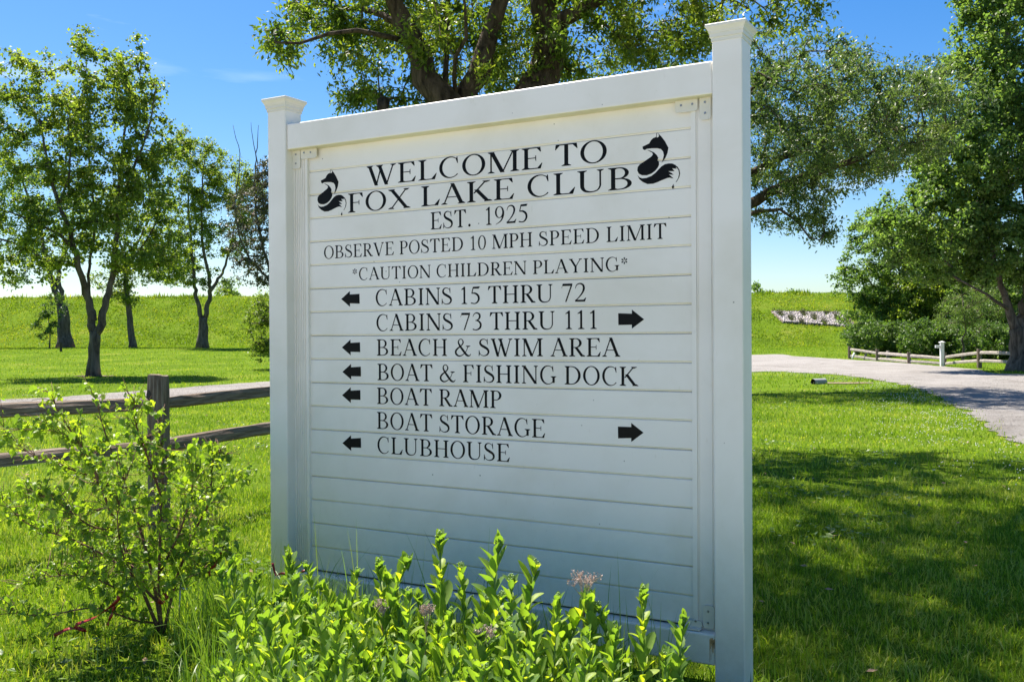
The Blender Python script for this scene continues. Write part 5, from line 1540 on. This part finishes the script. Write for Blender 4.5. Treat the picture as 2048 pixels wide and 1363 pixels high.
# ------------------------------------------------------------------ young mulberry bush, left foreground
def lobed_leaf(name, L, W, seed, tint):
    g = random.Random(seed)
    out = [(0, 0), (.28, -.06), (.46, .10), (.50, .30), (.30, .36), (.44, .52), (.36, .68), (.18, .70), (.10, .88), (0, 1.08)]
    mid = [(0, 0), (0, .02), (0, .12), (0, .28), (0, .38), (0, .50), (0, .64), (0, .74), (0, .90), (0, 1.08)]
    curl = g.uniform(.8, 1.9); fold = g.uniform(.3, .9); V_, F_ = [], []
    def bend(x, y):
        a = curl * y; yy = L * math.sin(a) / curl; zz = -L * (1 - math.cos(a)) / curl
        return (x * W, yy, zz + abs(x) * W * fold + .12 * W * math.sin(9 * y + 6 * x))
    for sgn in (1, -1):
        b = len(V_)
        for (o, m_) in zip(out, mid):
            V_.append(bend(sgn * o[0], o[1])); V_.append(bend(sgn * o[0] * .5, (o[1] + m_[1]) / 2)); V_.append(bend(0, m_[1]))
        for i in range(len(out) - 1):
            for c in range(2):
                q = (b + 3 * i + c, b + 3 * i + c + 1, b + 3 * i + c + 4, b + 3 * i + c + 3)
                F_.append(q if sgn < 0 else q[::-1])
    me = mesh_np(name, np.array(V_), np.array(F_), 4, True, np.full(len(V_), tint)); me.materials.append(M['bushleaf'])
    return me
bleaves = [lobed_leaf('leaf', .046 * f, .034 * f, 500 + i, t) for i, (f, t) in enumerate(((1, .3), (1.15, .5), (.85, .75), (1.05, .6), (.75, .9), (1.2, .2)))]
def bush():
    b = gp(325, 1268); Z_ = b.y
    root = empty('mulberry_bush', b, label='young lobed-leaved bush with arching reddish stems in the left foreground', cat='bush')
    g = random.Random(8)
    def W(x, y, dz=0): return wpt(x, y, Z_ + dz) - b
    stems = [([(325, 1275), (318, 1180), (321, 1050), (326, 930), (322, 840)], 0.011, [0, 0, .0, .05, .1]),
             ([(322, 1270), (285, 1180), (235, 1060), (180, 920), (120, 830), (104, 790)], 0.011, [0, -.05, -.12, -.18, -.22, -.25]),
             ([(322, 1250), (300, 1130), (262, 1000), (215, 880), (192, 800)], 0.010, [0, .1, .2, .25, .3]),
             ([(327, 1265), (355, 1150), (400, 1040), (440, 980), (478, 960)], 0.009, [0, 0, -.05, -.1, -.1]),
             ([(320, 1245), (270, 1240), (190, 1215), (90, 1230), (20, 1225)], 0.007, [0, -.1, -.25, -.35, -.4]),
             ([(312, 1200), (240, 1130), (150, 1080), (60, 1050), (5, 1000)], 0.008, [0, .1, .2, .2, .1]),
             ([(322, 1140), (360, 1060), (385, 970), (375, 900)], 0.007, [0, -.2, -.3, -.35]),
             ([(262, 1000), (200, 960), (120, 930), (50, 900), (8, 855)], 0.006, [.2, .1, .0, -.1, -.1]),
             ([(325, 1000), (290, 900), (270, 840), (268, 800)], 0.006, [0, -.1, -.15, -.2]),
             ([(350, 1160), (400, 1140), (450, 1090)], 0.005, [0, -.1, -.2]),
             ([(235, 1060), (180, 1050), (110, 1000), (60, 990)], 0.006, [-.1, -.3, -.4, -.4]),
             ([(270, 1200), (200, 1160), (120, 1150), (40, 1170)], 0.005, [-.05, -.2, -.3, -.3]),
             ([(285, 1180), (250, 1120), (235, 1040), (250, 960)], 0.006, [-.05, -.25, -.35, -.4]),
             ([(180, 920), (150, 880), (100, 860), (40, 858)], 0.004, [-.2, -.25, -.25, -.2]),
             ([(400, 1040), (420, 1000), (425, 930), (440, 900)], 0.004, [-.05, .1, .15, .15])]
    pts = []
    for si, (st, r, dz) in enumerate(stems):
        P = catmull([W(x, y, dz[i]) for i, (x, y) in enumerate(st)], 16)
        mb = MB(); mb.tube(P, [r * (1 - .8 * i / 15) for i in range(16)], 6); obj('stem', mb.mesh('stem', True), root, M['bushstem'])
        for i in range(2 if si > 3 else 4, 16):
            pts.append((P[i], (P[min(15, i + 1)] - P[i - 1]).normalized(), i / 15))
    mbt = MB(); spots = []
    for (p, d_, t) in pts:
        for q in range(3):
            a = Vector((g.gauss(0, 1), g.gauss(0, 1), g.gauss(.25, .8))).normalized()
            L = g.uniform(.05, .20) * (1.1 - .4 * t); e = p + (a * .8 + d_ * .5) * L
            mbt.tube([p, p.lerp(e, .5) + Vector((0, 0, .01)), e], [.0018, .0015, .001], 4)
            for w in range(4):
                f = p.lerp(e, g.uniform(.3, 1.0)); spots.append((f, a))
        spots.append((p, d_))
    allp = [p for p, _, _ in pts]
    for _ in range(330):
        while True:
            u, v_ = g.uniform(-1, 1), g.uniform(-1, 1)
            if u * u + v_ * v_ < 1: break
        q_ = W(262 + u * 195, 1040 + v_ * 175, g.uniform(-.42, .42))
        near = min(allp, key=lambda p: (p - q_).length + .3 * max(0, p.z - q_.z))
        a = (q_ - near); a = a.normalized() if a.length > 1e-4 else Vector((0, 0, 1))
        m_ = near.lerp(q_, .5) + Vector((0, 0, -.02))
        mbt.tube([near, m_, q_], [.0022, .0018, .001], 4)
        for w in range(6):
            spots.append((near.lerp(q_, g.uniform(.35, 1)), a))
    obj('twigs', mbt.mesh('twigs', True), root, M['bushstem'], kind='stuff')
    g.shuffle(spots); spots = spots[:2500]
    rest = []
    mats_ = []
    for i, (f, a) in enumerate(spots):
        pet = Vector((g.gauss(0, 1), g.gauss(0, 1), g.gauss(.1, .5))).normalized() * g.uniform(.006, .02)
        an = g.uniform(0, 6.28); tilt = math.radians(g.gauss(-22, 32))
        mt = Matrix.Translation(f + pet) @ Matrix.Rotation(an, 4, 'Z') @ Matrix.Rotation(tilt, 4, 'X') @ Matrix.Rotation(g.gauss(0, .5), 4, 'Y') @ Matrix.Scale(g.uniform(.6, 1.15), 4)
        mats_.append((mt, g.randrange(6), (f + pet).y))
    mats_.sort(key=lambda q: q[2])
    front = set(range(0, 600, 2))
    mb_v, mb_f, mb_t = [], [], []
    nb = 0
    base_np = []
    for me in bleaves:
        v = np.zeros(len(me.vertices) * 3, np.float32); me.vertices.foreach_get('co', v)
        f = np.zeros(len(me.loops), np.int32); me.loops.foreach_get('vertex_index', f)
        base_np.append((v.reshape(-1, 3), f.reshape(-1, 4)))
    for i, (mt, li, _) in enumerate(mats_):
        if i in front:
            o = obj('leaf', bleaves[li], root); o.matrix_local = mt
        else:
            v, f = base_np[li]; A = np.array(mt)
            mb_v.append(v @ A[:3, :3].T + A[:3, 3]); mb_f.append(f + nb); nb += len(v)
            mb_t.append(np.full(len(v), g.random()))
    me = mesh_np('foliage', np.vstack(mb_v), np.vstack(mb_f), 4, True, np.concatenate(mb_t))
    obj('foliage', me, root, M['bushleaf'], kind='stuff')
    return b, Z_
bb_, Zb = bush()

# red ribbons tied on the twigs
def ribbon(pts_px, Z_, w, label, seed, dz=0):
    g = random.Random(seed)
    P = catmull([wpt(x, y, Z_ + dz) for x, y in pts_px], 22); o = P[0].copy()
    V_, F_ = [], []
    for i, p in enumerate(P):
        d = (P[min(i + 1, 21)] - P[max(i - 1, 0)]).normalized(); a = i * .33 + g.uniform(-.2, .2)
        s = d.cross(Vector((0, 1, 0))); s.normalize(); s = s * math.cos(a) + Vector((0, 1, 0)) * math.sin(a)
        V_ += [tuple(p - o - s * w / 2), tuple(p - o + s * w / 2)]
    F_ = [(2 * i, 2 * i + 1, 2 * i + 3, 2 * i + 2) for i in range(21)]
    me = mesh_np('ribbon', np.array(V_), np.array(F_), 4, True)
    _ob = obj('ribbon', me, None, M['ribbon'], loc=o, label=label, cat='ribbon')
    sm = _ob.modifiers.new('thick', 'SOLIDIFY'); sm.thickness = .0006
ribbon([(108, 1270), (140, 1256), (172, 1261), (150, 1250), (193, 1232), (233, 1202), (236, 1190)], Zb - .38, .018, 'longest red ribbon, trailing along the lowest branch of the bush', 1)
ribbon([(215, 1250), (220, 1236), (226, 1222), (228, 1208)], Zb - .36, .016, 'short red ribbon end hanging below the longest one', 2)
ribbon([(318, 1206), (322, 1190), (330, 1188), (334, 1196), (326, 1204), (318, 1200)], Zb - .03, .02, 'red ribbon knotted round the main stem of the bush', 3)
ribbon([(441, 1102), (434, 1116), (428, 1130), (420, 1142), (416, 1152)], Zb - .2, .022, 'red ribbon tied at the right-hand tip of the bush', 4)
Zr = (4 - .42) / ray(580, 1143).dot(SN)
ribbon([(545, 1125), (552, 1150), (562, 1146), (580, 1147), (600, 1144), (610, 1140)], Zr, .012, 'thin brownish red ribbon strung between stonecrop stalks at the left post', 5)
# thin metal stake beside the bush
sp = wpt(357, 1262, Zb - .05); sp.z = 0; zt_ = wpt(357, 1165, Zb - .05).z
mb = MB(); mb.tube([(0, 0, -.05), (.005, 0, zt_ * .5), (.012, 0, zt_)], [.004, .004, .004], 6)
mb.tube([(.012, -.012, zt_ - .02), (.05, -.014, zt_ - .03)], [.007, .007], 8)
obj('garden_stake', mb.mesh('garden_stake', True), None, M['metal'], loc=sp, label='thin shiny metal garden stake to the right of the bush stems', cat='stake')
# dried grass clump behind the bush
def clump():
    c = gp(390, 1050); g = np.random.default_rng(4); n = 500
    C = np.stack([g.normal(0, .09, n), g.normal(0, .09, n), np.abs(g.normal(0, .06, n))], 1)
    me = leaf_mesh('dry_clump', C, unit(g.normal(size=(n, 3)) + [0, 0, .3]), unit(g.normal(size=(n, 3))), g.uniform(.05, .12, n), g.uniform(.003, .007, n), g.random(n))
    obj('dry_grass_clump', me, None, M['dry'], loc=c, kind='stuff', label='small clump of dry tan grass on the lawn behind the bush', cat='dead grass')
clump()
